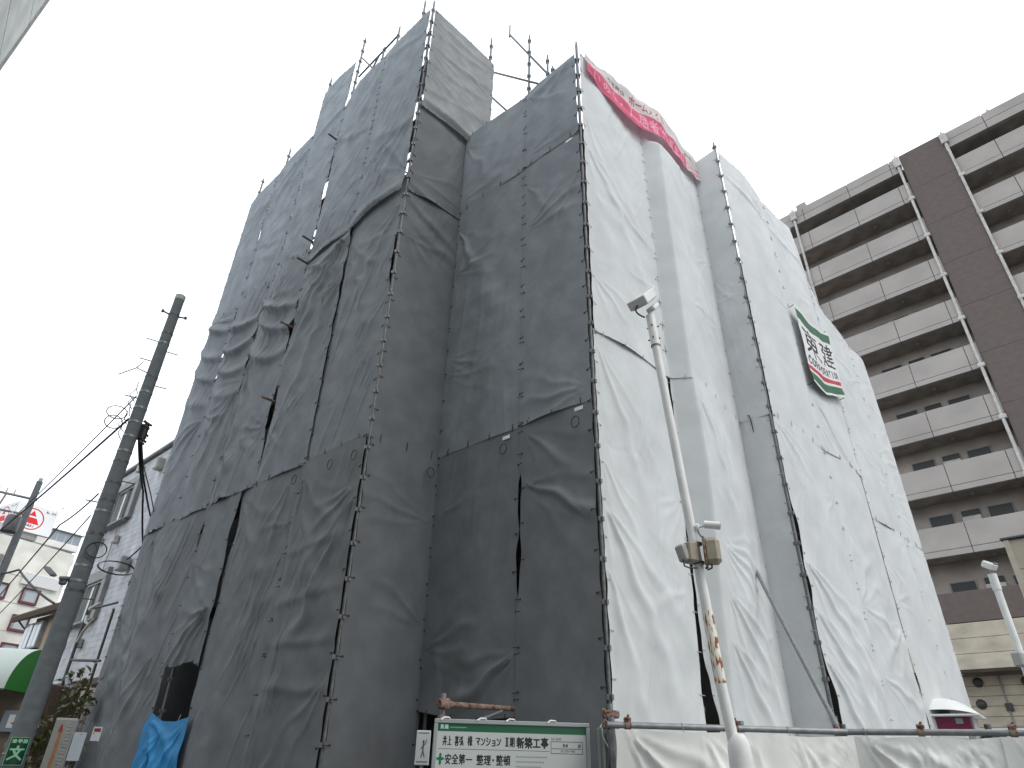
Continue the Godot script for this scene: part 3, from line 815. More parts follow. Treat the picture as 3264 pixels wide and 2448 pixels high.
# ------------------------------------------------------------------ print: strokes drawn into pictures
const GLYPH := {
	"井": "10,30 90,30;5,62 95,62;35,8 35,60 25,80 12,92;66,8 66,95",
	"上": "50,8 50,88;50,42 82,42;8,88 92,88",
	"喜": "12,14 88,14;50,4 50,26;22,26 78,26;28,36 72,36 72,50 28,50 28,36;38,53 42,62;62,53 58,62;8,64 92,64;25,73 75,73 75,94 25,94 25,73",
	"弘": "10,15 42,15 42,35 12,35 10,58 42,58 40,85 32,92 24,88;68,8 50,85 80,78;74,50 90,92",
	"様": "22,5 22,95;5,28 38,28;20,32 5,68;25,35 38,55;54,5 60,16;82,5 76,16;46,20 92,20;50,33 88,33;44,46 95,46;69,20 69,92 60,90;50,60 62,60 48,82;88,56 74,68;74,64 95,88",
	"マ": "12,22 88,22 55,62;38,48 65,82",
	"ン": "15,25 38,40;15,85 60,72 88,25",
	"シ": "20,15 42,28;12,40 34,52;15,88 60,75 90,30",
	"ョ": "28,40 78,40 78,90;30,64 78,64;25,90 80,90",
	"Ⅱ": "20,10 80,10;20,90 80,90;38,10 38,90;62,10 62,90",
	"期": "5,22 52,22;16,6 16,70;42,6 42,70;16,38 42,38;16,54 42,54;4,71 54,71;20,76 8,94;38,76 48,92;62,10 62,60 54,94;62,10 92,10 92,94 84,92;62,36 92,36;62,60 92,60",
	"新": "28,3 28,14;6,15 50,15;16,18 20,32;40,18 35,32;4,35 52,35;6,52 50,52;28,36 28,95;27,54 8,78;30,56 48,72;88,8 60,18 60,55 52,92;60,42 96,42;80,42 80,96",
	"築": "20,3 8,22;14,14 46,14;28,15 32,24;64,3 54,22;58,14 94,14;72,15 76,24;10,30 44,30;27,30 27,50;8,54 46,48;54,28 54,45 46,56;54,28 84,28 84,52 94,54;66,36 74,44;5,64 95,64;50,54 50,97;47,66 12,92;53,66 90,92",
	"工": "15,18 85,18;50,18 50,85;6,85 94,85",
	"事": "8,12 92,12;50,3 50,94 40,90;26,22 74,22 74,36 26,36 26,22;20,46 80,46 80,72 20,72;5,59 95,59",
	"安": "50,3 50,14;12,30 12,16 88,16 88,30;45,30 25,66 80,94;70,48 55,75 15,94;6,48 94,48",
	"全": "50,4 8,42;50,4 92,42;28,44 72,44;26,66 74,66;50,44 50,90;10,91 90,91",
	"第": "22,3 10,22;16,13 46,13;30,14 34,24;66,3 56,22;60,13 94,13;74,14 78,24;16,32 82,32 82,46 20,46 14,62 86,62 84,80 74,80;50,32 50,97;46,64 14,90",
	"一": "6,50 94,50",
	"整": "6,12 50,12;28,2 28,50;12,20 44,20 44,34 12,34 12,20;26,36 8,48;30,36 46,46;66,2 54,24;60,14 96,14;86,14 74,34 54,50;64,22 78,40 94,50;10,58 90,58;50,58 50,92;50,74 80,74;26,72 26,92;5,93 95,93",
	"理": "6,14 40,14;8,44 38,44;4,82 42,76;23,14 23,80;50,10 92,10 92,52 50,52 50,10;50,31 92,31;71,10 71,90;52,70 92,70;44,92 97,92",
	"・": "46,46 54,54;54,46 46,54",
	"頓": "4,22 46,22;8,40 8,60 42,60 42,38;25,5 25,88 46,82;52,8 96,8;72,8 68,20;56,22 92,22 92,74 56,74 56,22;56,39 92,39;56,56 92,56;66,78 52,94;80,78 94,94",
	"東": "10,14 90,14;22,28 78,28 78,60 22,60 22,28;22,44 78,44;50,3 50,97;46,60 8,90;54,60 92,90",
	"建": "8,14 32,14 14,42 30,42 20,72 6,92;12,62 40,86 95,90;44,14 82,14 82,40 42,40;36,27 94,27;44,54 86,54;38,68 92,68;64,4 64,80",
	"文": "50,4 50,20;8,24 92,24;72,24 52,64 8,92;28,26 50,62 92,92",
	"入": "40,10 52,14 44,48 8,92;48,30 62,62 92,92",
	"居": "16,10 86,10 86,30 16,30;16,10 14,60 4,94;28,46 94,46;60,32 60,64;36,64 84,64 84,92 36,92 36,64",
	"者": "18,18 70,18;44,4 44,36;6,38 94,38;84,8 50,44 8,66;34,56 78,56 78,94 34,94 34,56;34,74 78,74",
	"募": "8,10 92,10;34,3 34,18;66,3 66,18;26,22 74,22 74,44 26,44 26,22;26,33 74,33;6,52 94,52;36,52 12,72;62,52 92,70;30,74 72,74 68,94 60,92;50,64 46,78 26,95",
	"集": "28,4 10,30;22,18 22,58;22,18 88,18;60,6 56,18;22,30 82,30;22,42 82,42;54,18 54,56;22,56 90,56;50,56 50,97;6,68 94,68;46,70 12,92;54,70 90,92",
	"中": "14,26 86,26 86,62 14,62 14,26;50,4 50,97",
	"の": "52,18 44,60 26,82 12,62 22,34 52,18 82,34 86,60 70,82 52,90",
	"い": "18,24 22,70 38,80;72,30 84,64",
	"専": "8,12 92,12;50,2 50,56;22,22 78,22 78,50 22,50 22,22;22,36 78,36;6,60 94,60;70,52 70,92 58,92;30,70 40,82",
	"門": "14,8 14,96;14,8 44,8 44,40 14,40;14,24 44,24;86,8 86,96 78,94;86,8 56,8 56,40 86,40;56,24 86,24",
	"店": "50,2 50,14;14,16 92,16;14,16 12,60 4,94;54,26 54,56;54,40 84,40;30,58 82,58 82,92 30,92 30,58",
	"ホ": "10,30 90,30;50,8 50,92 40,88;28,46 10,78;72,46 90,78",
	"ー": "10,50 90,50",
	"ム": "44,12 16,80 84,72;66,50 88,88",
	"メ": "78,10 56,54 14,90;28,34 80,76",
	"イ": "78,10 48,40 14,58;52,38 52,94",
	"ト": "36,6 36,94;36,38 78,58",
	"通": "10,12 20,24;6,42 24,42 24,70 8,90;24,74 40,90 94,92;44,10 84,10 66,22;40,26 88,26 88,80 80,80;40,26 40,80;40,44 88,44;40,60 88,60;64,26 64,80",
	"学": "22,6 30,20;48,4 52,18;78,6 68,20;10,36 10,24 90,24 90,36;28,40 72,40 52,54;6,64 94,64;52,54 52,90 40,92",
	"路": "8,10 40,10 40,34 8,34 8,10;25,34 25,84;25,58 44,58;8,52 8,88;4,92 46,84;64,4 48,36;60,18 90,18 70,46 48,60;58,26 76,44 96,58;56,64 88,64 88,94 56,94 56,64",
	"業": "32,4 32,24;68,4 68,24;12,12 20,24;88,12 80,24;6,28 94,28;30,30 36,42;70,30 64,42;14,44 86,44;18,56 82,56;6,68 94,68;50,44 50,97;46,70 14,92;54,70 88,92",
	"設": "8,10 38,10;4,26 42,26;10,40 38,40;10,54 38,54;10,66 38,66 38,90 10,90 10,66;58,8 58,28 48,42;58,8 80,8 80,34 94,36;50,52 86,52 70,76 46,94;56,58 72,78 95,94",
	"許": "8,10 38,10;4,26 42,26;10,40 38,40;10,54 38,54;10,66 38,66 38,90 10,90 10,66;60,6 50,32;56,24 92,24;46,52 96,52;72,24 72,97",
	"可": "6,14 94,14;80,14 80,92 66,90;22,36 56,36 56,66 22,66 22,36",
	"票": "8,10 92,10;18,22 82,22 82,42 18,42 18,22;38,10 38,42;62,10 62,42;22,54 78,54;8,66 92,66;50,66 50,94 42,92;26,74 14,90;74,74 88,90",
	"A": "10,95 50,5 90,95;26,62 74,62", "C": "88,22 66,6 36,8 12,36 12,66 36,92 66,94 88,78", "O": "50,5 82,18 94,50 82,82 50,95 18,82 6,50 18,18 50,5",
	"R": "16,95 16,5 62,5 82,18 82,36 62,50 16,50;52,50 88,95", "P": "16,95 16,5 62,5 84,18 84,38 62,52 16,52", "T": "6,6 94,6;50,6 50,95", "I": "50,5 50,95", "N": "14,95 14,5 86,95 86,5",
	"o": "50,40 76,50 84,68 76,86 50,95 24,86 16,68 24,50 50,40", ".": "46,90 54,92", "3": "16,14 50,5 80,18 78,40 44,48 82,60 84,82 50,95 14,84", "9": "82,36 50,52 20,40 20,18 50,5 80,18 82,40 70,80 40,95",
	"0": "50,5 80,20 84,50 80,80 50,95 20,80 16,50 20,20 50,5", "-": "20,52 80,52", " ": "",
}


func stroke(im: Image, a: Vector2, b: Vector2, r: float, c: Color) -> void:
	var x0 := clampi(int(minf(a.x, b.x) - r - 1.0), 0, im.get_width() - 1)
	var x1 := clampi(int(maxf(a.x, b.x) + r + 2.0), 0, im.get_width() - 1)
	var y0 := clampi(int(minf(a.y, b.y) - r - 1.0), 0, im.get_height() - 1)
	var y1 := clampi(int(maxf(a.y, b.y) + r + 2.0), 0, im.get_height() - 1)
	var ab := b - a
	var l2 := maxf(ab.length_squared(), 0.0001)
	for y in range(y0, y1 + 1):
		for x in range(x0, x1 + 1):
			var p := Vector2(x + 0.5, y + 0.5)
			var t := clampf((p - a).dot(ab) / l2, 0.0, 1.0)
			var k := clampf(r + 0.5 - p.distance_to(a + ab * t), 0.0, 1.0)
			if k > 0.0:
				im.set_pixel(x, y, im.get_pixel(x, y).lerp(c, k))


func glyph(im: Image, ch: String, at: Vector2, size: Vector2, r: float, c: Color) -> void:
	var data: String = GLYPH.get(ch, "")
	for line in data.split(";", false):
		var last := Vector2(-1, -1)
		for pt in line.split(" ", false):
			var xy := pt.split(",")
			var p := at + Vector2(float(xy[0]), float(xy[1])) * 0.01 * size
			if last.x >= -0.5 or last.y >= -0.5:
				stroke(im, last, p, r, c)
			last = p


func write(im: Image, text: String, at: Vector2, size: Vector2, gap: float, r: float, c: Color) -> void:
	var x := at.x
	for ch in text:
		glyph(im, ch, Vector2(x, at.y), size, r, c)
		x += size.x + gap


func picture(called: String, im: Image, rough := 0.7) -> StandardMaterial3D:
	var m := mat(called, Color.WHITE, rough)
	m.albedo_texture = ImageTexture.create_from_image(im)
	return m


func canvas(w: int, h: int, c: Color) -> Image:
	var im := Image.create(w, h, false, Image.FORMAT_RGBA8)
	im.fill(c)
	return im


# a cloth banner on a face; uv runs 0..1
func cloth_banner(parent: Node3D, called: String, P: Vector2, dir: Vector2, xs: Array, tops: Array, bottoms: Array, m: Material, offs: Array, wave: float, curl := 0.0, mirrored := false) -> void:
	var n2 := Vector2(dir.y, -dir.x)
	if n2.dot(-P) < 0.0:
		n2 = -n2
	var out := Vector3(n2.x, 0, n2.y)
	var st := tool()
	st.set_smooth_group(0)
	var nx := 90
	var ny := 18
	var g := []
	for j in ny + 1:
		for i in nx + 1:
			var fx := float(i) / nx
			var fy := float(j) / ny
			var x := lerpf(xs[0], xs[1], fx)
			var y := lerpf(table(bottoms, x), table(tops, x), fy)
			var d := table(offs, x) + wave * (fold.get_noise_2d(x * 1.6, y * 2.6 + 7.0) + 0.5 * ridge(fold.get_noise_2d(x * 2.2 + y * 2.5, y * 0.8)))
			d += curl * pow(1.0 - fy, 2.0) * (0.6 + 0.6 * fold.get_noise_2d(x * 0.9, 3.0))
			g.append([v3(P + dir * x, y) + out * d, Vector2(1.0 - fx if mirrored else fx, 1.0 - fy)])
	for j in ny:
		for i in nx:
			var q := [g[j * (nx + 1) + i], g[j * (nx + 1) + i + 1], g[(j + 1) * (nx + 1) + i + 1], g[(j + 1) * (nx + 1) + i]]
			for k in [0, 2, 1, 0, 3, 2]:
				st.set_uv(q[k][1])
				st.add_vertex(q[k][0])
	st.generate_normals()
	st.set_material(m)
	put_mesh(parent, called, st.commit())


func build_banners() -> void:
	# pink rental banner, hung along the top of the white bay
	var im := canvas(1536, 300, Color(0.80, 0.78, 0.77))
	var pink := Color(0.82, 0.32, 0.46)
	im.fill_rect(Rect2i(0, 128, 1290, 172), pink)
	var white := Color(0.89, 0.62, 0.70)
	write(im, "い", Vector2(70, 150), Vector2(90, 110), 8, 5.5, white)
	write(im, "の", Vector2(180, 150), Vector2(90, 110), 8, 5.5, white)
	write(im, "ト", Vector2(290, 150), Vector2(90, 110), 8, 5.5, white)
	write(im, "・", Vector2(370, 150), Vector2(70, 110), 8, 8, white)
	write(im, "入居者様", Vector2(470, 142), Vector2(118, 130), 18, 6.5, white)
	write(im, "募集中", Vector2(1020, 150), Vector2(76, 115), 8, 5, white)
	var dark := Color(0.42, 0.12, 0.20)
	write(im, "の専門店", Vector2(240, 50), Vector2(52, 52), 6, 4, Color(0.55, 0.45, 0.47))
	write(im, "ホームメイト", Vector2(520, 34), Vector2(72, 78), 2, 5, Color(0.68, 0.25, 0.34))
	write(im, "ホームメイト", Vector2(1310, 66), Vector2(30, 34), 4, 3, Color(0.50, 0.40, 0.42))
	write(im, "03-3339-9903", Vector2(1312, 170), Vector2(15, 36), 3, 3, pink)
	write(im, "03-3339", Vector2(1312, 232), Vector2(24, 44), 5, 4, pink)
	var cloth := picture("pink_print", im)
	cloth.backlight_enabled = true
	cloth.backlight = srgb(0.35, 0.35, 0.35)
	var t := thing("rental_banner", "long pink and white lettered banner sagging along the white sheets' top edge", "banner", v3(CORNER_B + DIR_1 * 1.9, 11.8))
	cloth_banner(t, "cloth", CORNER_B, DIR_1, [0.10, 3.74], [Vector2(0.1, 12.66), Vector2(1.2, 12.74), Vector2(2.2, 12.90), Vector2(3.0, 12.74), Vector2(3.74, 12.80)], [Vector2(0.1, 12.10), Vector2(0.8, 11.85), Vector2(1.4, 11.72), Vector2(1.95, 11.92), Vector2(2.3, 12.0), Vector2(3.0, 11.98), Vector2(3.74, 12.12)], cloth, [Vector2(0.1, 0.10), Vector2(1.6, 0.16), Vector2(2.2, 0.24), Vector2(3.74, 0.12)], 0.034, 0.06)
	var cord := tool()
	for a in [[0.1, 12.62], [1.2, 12.72], [2.2, 12.86], [3.72, 12.78], [3.70, 12.15], [0.12, 12.12]]:
		var p := v3(CORNER_B + DIR_1 * a[0], a[1])
		tube(cord, [p, p + Vector3(0.02, 0.01, 0.08)], 0.008, 0.008, 6)
	put(t, "tie_cord", cord, M.white_cord)
	# company banner on the projecting bay
	im = canvas(768, 860, Color(0.86, 0.86, 0.86))
	var green := Color(0.22, 0.40, 0.30)
	im.fill_rect(Rect2i(0, 30, 768, 120), green)
	im.fill_rect(Rect2i(0, 665, 768, 50), Color(0.74, 0.22, 0.27))
	im.fill_rect(Rect2i(0, 745, 768, 90), green)
	var ink := Color(0.13, 0.13, 0.13)
	glyph(im, "東", Vector2(40, 180), Vector2(330, 340), 14, ink)
	glyph(im, "建", Vector2(400, 180), Vector2(340, 340), 13, ink)
	write(im, "CORPORATION", Vector2(44, 545), Vector2(50, 90), 13, 8, ink)
	var cloth2 := picture("company_print", im)
	cloth2.backlight_enabled = true
	cloth2.backlight = srgb(0.2, 0.2, 0.2)
	t = thing("company_banner", "square white banner with big black characters between green and red stripes", "banner", v3(CORNER_C + DIR_W * 2.8, 8.2))
	cloth_banner(t, "cloth", CORNER_C, DIR_W, [1.90, 3.55], [Vector2(1.9, 9.66), Vector2(2.5, 9.56), Vector2(3.1, 9.60), Vector2(3.55, 9.74)], [Vector2(1.9, 7.84), Vector2(2.5, 7.80), Vector2(2.9, 7.92), Vector2(3.55, 8.16)], cloth2, [Vector2(0, 0.17)], 0.018)
	cord = tool()
	for a in [[2.0, 9.7], [3.6, 9.84], [2.0, 7.85], [3.6, 8.16]]:
		var p := v3(CORNER_C + DIR_W * a[0], a[1])
		tube(cord, [p, p + Vector3(0.08, 0.01, 0.12)], 0.007, 0.007, 6)
	put(t, "tie_cord", cord, M.dark_cord)


# ------------------------------------------------------------------ right: apartment block
func build_apartment() -> void:
	# local axes: x right along the facade, z out of it; s in the survey runs left, so x = -s
	var b := Basis(Vector3(0.7009, 0, 0.7133), Vector3.UP, Vector3(-0.7133, 0, 0.7009))
	var t := thing("apartment_block", "tall beige apartment block with stacked open balconies and a brown pier", "building", Vector3(25.035, 0, -24.602), b)
	var X0 := -12.5
	var X1 := 10.0
	block(t, "wall", M.apartment_wall, Vector3((X0 + X1) * 0.5, 17.0, -7.5), Vector3(X1 - X0, 34.0, 12.0))
	# brown pier in panels
	for k in 12:
		var y0 := 33.95 - (k + 1) * 2.88
		block(t, "pier_panel", M.apartment_brown, Vector3(-1.25, y0 + 1.44, -0.72), Vector3(2.28, 2.872, 1.5), 0.006)
	block(t, "pier_core", M.groove, Vector3(-1.25, 17.0, -0.8), Vector3(2.2, 33.8, 1.4))
	var levels := [31.76, 28.87, 25.98, 23.10, 20.22, 17.35, 14.45, 11.55]
	var joints_left := [-12.4, -8.40, -5.52, -2.99, -2.42]
	var joints_right := [-0.06, -1.95 + 3.9, 4.9, 7.8, 9.9]
	# roof parapet
	for side in [joints_left, joints_right]:
		for i in side.size() - 1:
			var a: float = side[i]
			var c: float = side[i + 1]
			block(t, "roof_panel", M.apartment_panel, Vector3((a + c) * 0.5, 33.62, -0.15), Vector3(c - a - 0.03, 0.60, 0.30), 0.01)
			block(t, "roof_panel", M.apartment_panel, Vector3((a + c) * 0.5, 33.04, -0.15), Vector3(c - a - 0.03, 0.54, 0.28), 0.01)
		block(t, "roof_core", M.groove, Vector3((side[0] + side[-1]) * 0.5, 33.33, -0.19), Vector3(side[-1] - side[0] - 0.06, 1.08, 0.2))
		block(t, "roof_slab", M.apartment_soffit, Vector3((side[0] + side[-1]) * 0.5, 33.0, -0.95), Vector3(side[-1] - side[0], 0.2, 1.3))
	for y in levels:
		for side in [joints_left, joints_right]:
			for i in side.size() - 1:
				var a: float = side[i]
				var c: float = side[i + 1]
				block(t, "balcony_panel", M.apartment_panel, Vector3((a + c) * 0.5, y - 0.56, -0.09), Vector3(c - a - 0.028, 1.12, 0.18), 0.012)
				block(t, "balcony_edge", M.apartment_panel, Vector3((a + c) * 0.5, y - 1.28, -0.085), Vector3(c - a - 0.028, 0.28, 0.19), 0.012)
			block(t, "balcony_core", M.groove, Vector3((side[0] + side[-1]) * 0.5, y - 0.72, -0.12), Vector3(side[-1] - side[0] - 0.04, 1.38, 0.1))
			block(t, "balcony_slab", M.apartment_soffit, Vector3((side[0] + side[-1]) * 0.5, y - 1.27, -0.85), Vector3(side[-1] - side[0], 0.24, 1.36))
			# small round ceiling fittings
			for k in 5:
				var x: float = side[0] + 1.2 + k * 2.1
				if x > side[-1] - 0.4:
					continue
				var st := tool()
				tube(st, [Vector3(x, y - 1.39, -0.8), Vector3(x, y - 1.47, -0.8)], 0.09, 0.08, 10)
				put(t, "ceiling_fitting", st, M.grey_plastic, false)
		# doors, windows and coolers on the balcony wall
		var fl: float = y - 1.15
		for wx in [[-7.10, -6.10], [-4.60, -3.65], [-10.9, -9.9], [1.1, 2.1], [4.0, 5.0]]:
			var o := block(t, "balcony_window", M.house_trim, Vector3((wx[0] + wx[1]) * 0.5, fl + 1.05, -1.49), Vector3(wx[1] - wx[0] + 0.1, 2.1, 0.08), 0.01)
			var st := tool()
			bx(st, Transform3D(Basis.IDENTITY, Vector3((wx[0] + wx[1]) * 0.5, fl + 1.06, -1.448)), Vector3(wx[1] - wx[0], 1.98, 0.02))
			var pane := put(o, "pane", st, M.window_dark, false)
			pane.position = Vector3.ZERO
		var o2 := block(t, "cooler", M.pale_trim, Vector3(-5.33, fl + 1.50, -1.40), Vector3(0.80, 0.50, 0.24), 0.03)
		var st2 := tool()
		bx(st2, Transform3D(Basis.IDENTITY, Vector3(-5.33, fl + 1.92, -1.45)), Vector3(0.76, 0.3, 0.06))
		put(o2, "slot", st2, M.window_dark, false)
		for wx in [-2.46, 0.0]:
			block(t, "pipe_collar", M.pale_trim, Vector3(wx - (0.09 if wx < -1 else -0.03), y - 1.35, 0.08), Vector3(0.30, 0.22, 0.2), 0.02)
	# doors and a cooler behind the brown balcony
	for wx in [[-7.10, -6.10], [-4.60, -3.65]]:
		var dr := block(t, "balcony_window", M.house_trim, Vector3((wx[0] + wx[1]) * 0.5, 8.32, -1.49), Vector3(wx[1] - wx[0] + 0.1, 1.9, 0.08), 0.01)
		var dp := tool()
		bx(dp, Transform3D(Basis.IDENTITY, Vector3((wx[0] + wx[1]) * 0.5, 8.33, -1.448)), Vector3(wx[1] - wx[0], 1.78, 0.02))
		put(dr, "pane", dp, M.window_dark, false)
	block(t, "cooler", M.pale_trim, Vector3(-5.33, 8.72, -1.40), Vector3(0.80, 0.50, 0.24), 0.03)
	block(t, "vent_slot", M.window_dark, Vector3(-5.33, 9.14, -1.45), Vector3(0.76, 0.28, 0.06))
	for x in [-9.02, -2.57, -0.03]:
		pipe(t, "downpipe", M.pale_trim, Vector3(x, 3.5, 0.10), Vector3(x, 33.2, 0.10), 0.075, false)
		block(t, "hopper", M.pale_trim, Vector3(x, 33.45, 0.1), Vector3(0.34, 0.75, 0.26), 0.02)
		pipe(t, "vent_stub", M.pale_trim, Vector3(x, 33.9, 0.0), Vector3(x, 34.15, 0.0), 0.05, false)
	block(t, "roof_box", M.apartment_panel, Vector3(-8.45, 34.05, -0.4), Vector3(0.6, 0.7, 0.6), 0.02)
	block(t, "roof_box", M.pale_trim, Vector3(2.3, 34.05, -0.3), Vector3(0.14, 0.5, 0.14), 0.02)
	# brown first-floor balcony, beige band and the recessed ground floor
	block(t, "brown_band", M.apartment_brown, Vector3(-1.2, 7.88, -0.08), Vector3(22.4, 1.30, 0.22), 0.012)
	block(t, "band_slab", M.apartment_soffit, Vector3(-1.2, 7.3, -0.8), Vector3(22.4, 0.2, 1.3))
	for k in 3:
		block(t, "clad_board", M.beige_siding, Vector3(-1.2, 6.89 - k * 0.625, -0.05), Vector3(22.4, 0.615, 0.2), 0.015)
	block(t, "clad_core", M.groove, Vector3(-1.2, 6.25, -0.12), Vector3(22.3, 1.84, 0.2))
	block(t, "overhang", M.apartment_soffit, Vector3(-1.2, 5.42, -0.9), Vector3(22.4, 0.16, 1.4))
	for k in 13:
		block(t, "siding_board", M.beige_siding, Vector3(-1.2, 0.2 + k * 0.4, -1.42), Vector3(22.3, 0.388, 0.16), 0.012)
	for p in [[-7.23, 4.85], [-5.46, 4.80], [-7.36, 3.99], [-3.6, 4.8]]:
		var lamp := tool()
		lathe(lamp, Transform3D(Basis(Vector3.RIGHT, PI / 2), Vector3(p[0], p[1] + 0.1, -1.34)), [Vector2(0.0, 0.16), Vector2(0.14, 0.14), Vector2(0.2, 0.05), Vector2(0.2, 0.0), Vector2(0, 0)], 14)
		var lo := put(t, "wall_vent_hood", lamp, M.dark_plastic, false)
		lo.set_meta("label", "dark round vent hood on the siding")
	block(t, "meter_box", M.dark_plastic, Vector3(-6.37, 3.95, -1.3), Vector3(0.26, 0.3, 0.12), 0.02)
	pipe(t, "conduit", M.house_trim, Vector3(-6.40, 0.3, -1.28), Vector3(-6.40, 5.3, -1.28), 0.03, false)


func build_right_buildings() -> void:
	# siding building at the right edge
	var d := Vector2(0.74, 0.67).normalized()
	var b := Basis(Vector3(0.6691, 0, 0.7431), Vector3.UP, Vector3(-0.7431, 0, 0.6691))
	var t := thing("siding_building", "low beige siding building with a dark flat eave at the right edge", "building", Vector3(12.47, 0, -15.64), b)
	for k in 9:
		block(t, "siding_board", M.beige_siding, Vector3(3.0, 0.36 + k * 0.73, -2.0), Vector3(6.0, 0.722, 4.0), 0.012)
	block(t, "eave", M.dull_steel, Vector3(3.0, 6.60, -2.0), Vector3(6.16, 0.06, 4.16), 0.015)
	block(t, "corner_trim", M.beige_siding, Vector3(0.03, 3.28, 0.01), Vector3(0.12, 6.56, 0.08), 0.01)
	# domed site toilet beyond the fence
	var tb := Basis(Vector3.UP, deg_to_rad(-38.0))
	var c := Vector3(7.42, 0, -12.0)
	t = thing("site_toilet", "portable cabin with white domed roof and maroon upper panel behind the fence", "toilet", c, tb)
	block(t, "body", M.grey_plastic, Vector3(0, 1.05, 0), Vector3(0.86, 2.1, 0.86), 0.03)
	block(t, "fascia", M.maroon, Vector3(0, 2.2, 0.40), Vector3(0.80, 0.25, 0.08), 0.01)
	block(t, "fascia_sticker", M.slate, Vector3(0.24, 2.25, 0.445), Vector3(0.10, 0.08, 0.01))
	block(t, "frame", M.grey_plastic, Vector3(0, 2.2, -0.05), Vector3(0.84, 0.25, 0.80), 0.01)
	var st := tool()
	st.set_smooth_group(0)
	var n := 12
	for i in n:
		for j in n:
			var q := []
			for k in [[0, 0], [1, 0], [1, 1], [0, 1]]:
				var u := float(i + k[0]) / n * 2.0 - 1.0
				var v := float(j + k[1]) / n * 2.0 - 1.0
				q.append(Vector3(u * 0.55, 2.33 + 0.28 * (1.0 - pow(absf(u), 2.2)) * (1.0 - 0.7 * pow(absf(v), 3.0)), v * 0.55))
			quad(st, q[0], q[3], q[2], q[1])
	put(t, "dome_roof", st, M.white_plastic, false)
	block(t, "roof_rim", M.white_plastic, Vector3(0, 2.33, 0), Vector3(1.10, 0.035, 1.10), 0.012)
	st = tool()
	tube(st, [Vector3(-0.1, 2.5, 0), Vector3(-0.1, 2.68, 0)], 0.04, 0.035, 10)
	put(t, "vent_pipe", st, M.white_plastic, false)
	block(t, "louvre", M.white_plastic, Vector3(0, 2.02, 0.46), Vector3(0.6, 0.06, 0.04), 0.01)
	for k in 4:
		block(t, "side_louvre", M.dark_plastic, Vector3(0.436, 1.9 + k * 0.06, 0.1), Vector3(0.012, 0.02, 0.2))
	# outdoor cooler unit and crate beyond the fence, right edge
	t = thing("outdoor_unit", "white outdoor cooler unit with dark slots, half hidden by the fence", "air conditioner", Vector3(8.05, 1.25, -11.5), Basis(Vector3.UP, deg_to_rad(-40.0)))
	block(t, "case", M.white_plastic, Vector3(0, 0.45, 0), Vector3(0.82, 0.9, 0.3), 0.03)
	block(t, "grille", M.dark_plastic, Vector3(-0.18, 0.72, 0.152), Vector3(0.34, 0.16, 0.01))
	block(t, "panel_label", M.maroon, Vector3(0.3, 0.78, 0.152), Vector3(0.08, 0.06, 0.01))
	block(t, "stand", M.dull_steel, Vector3(0, -0.6, 0), Vector3(0.7, 1.2, 0.25), 0.02)
	# slim floodlight pole at right
	var top := Vector3(7.73, 4.25, -10.2)
	t = thing("lamp_pole", "slim white pole with a small tilted floodlight, before the apartment block", "street lamp", Vector3(7.73, 0, -10.2))
	pipe(t, "pole", M.white_paint, Vector3(7.73, 0, -10.2), top, 0.052, true, 16)
	pipe(t, "collar", M.white_paint, Vector3(7.73, 4.02, -10.2), Vector3(7.73, 4.27, -10.2), 0.062, true, 16)
	st = tool()
	bx(st, Transform3D(Basis(Vector3.UP, 0.5) * Basis(Vector3.RIGHT, 0.6), top + Vector3(-0.03, 0.14, 0.05)), Vector3(0.15, 0.11, 0.18), 0.02)
	var head := put(t, "floodlight", st, M.white_paint)
	st = tool()
	bx(st, Transform3D(Basis(Vector3.UP, 0.5) * Basis(Vector3.RIGHT, 0.6), top + Vector3(0.01, 0.125, 0.115)), Vector3(0.12, 0.09, 0.02), 0.005)
	put(head, "lens", st, M.lens)
	st = tool()
	tube(st, [top, top + Vector3(0.0, 0.08, 0.02)], 0.02, 0.02, 8)
	put(t, "bracket", st, M.grey_plastic)
	for k in 2:
		st = tool()
		bx(st, Transform3D(Basis(Vector3.UP, 0.6), Vector3(7.73 + (0.12 if k else -0.11), 3.0, -10.12)), Vector3(0.13, 0.2, 0.14), 0.02)
		put(t, "junction_box", st, M.grey_plastic)


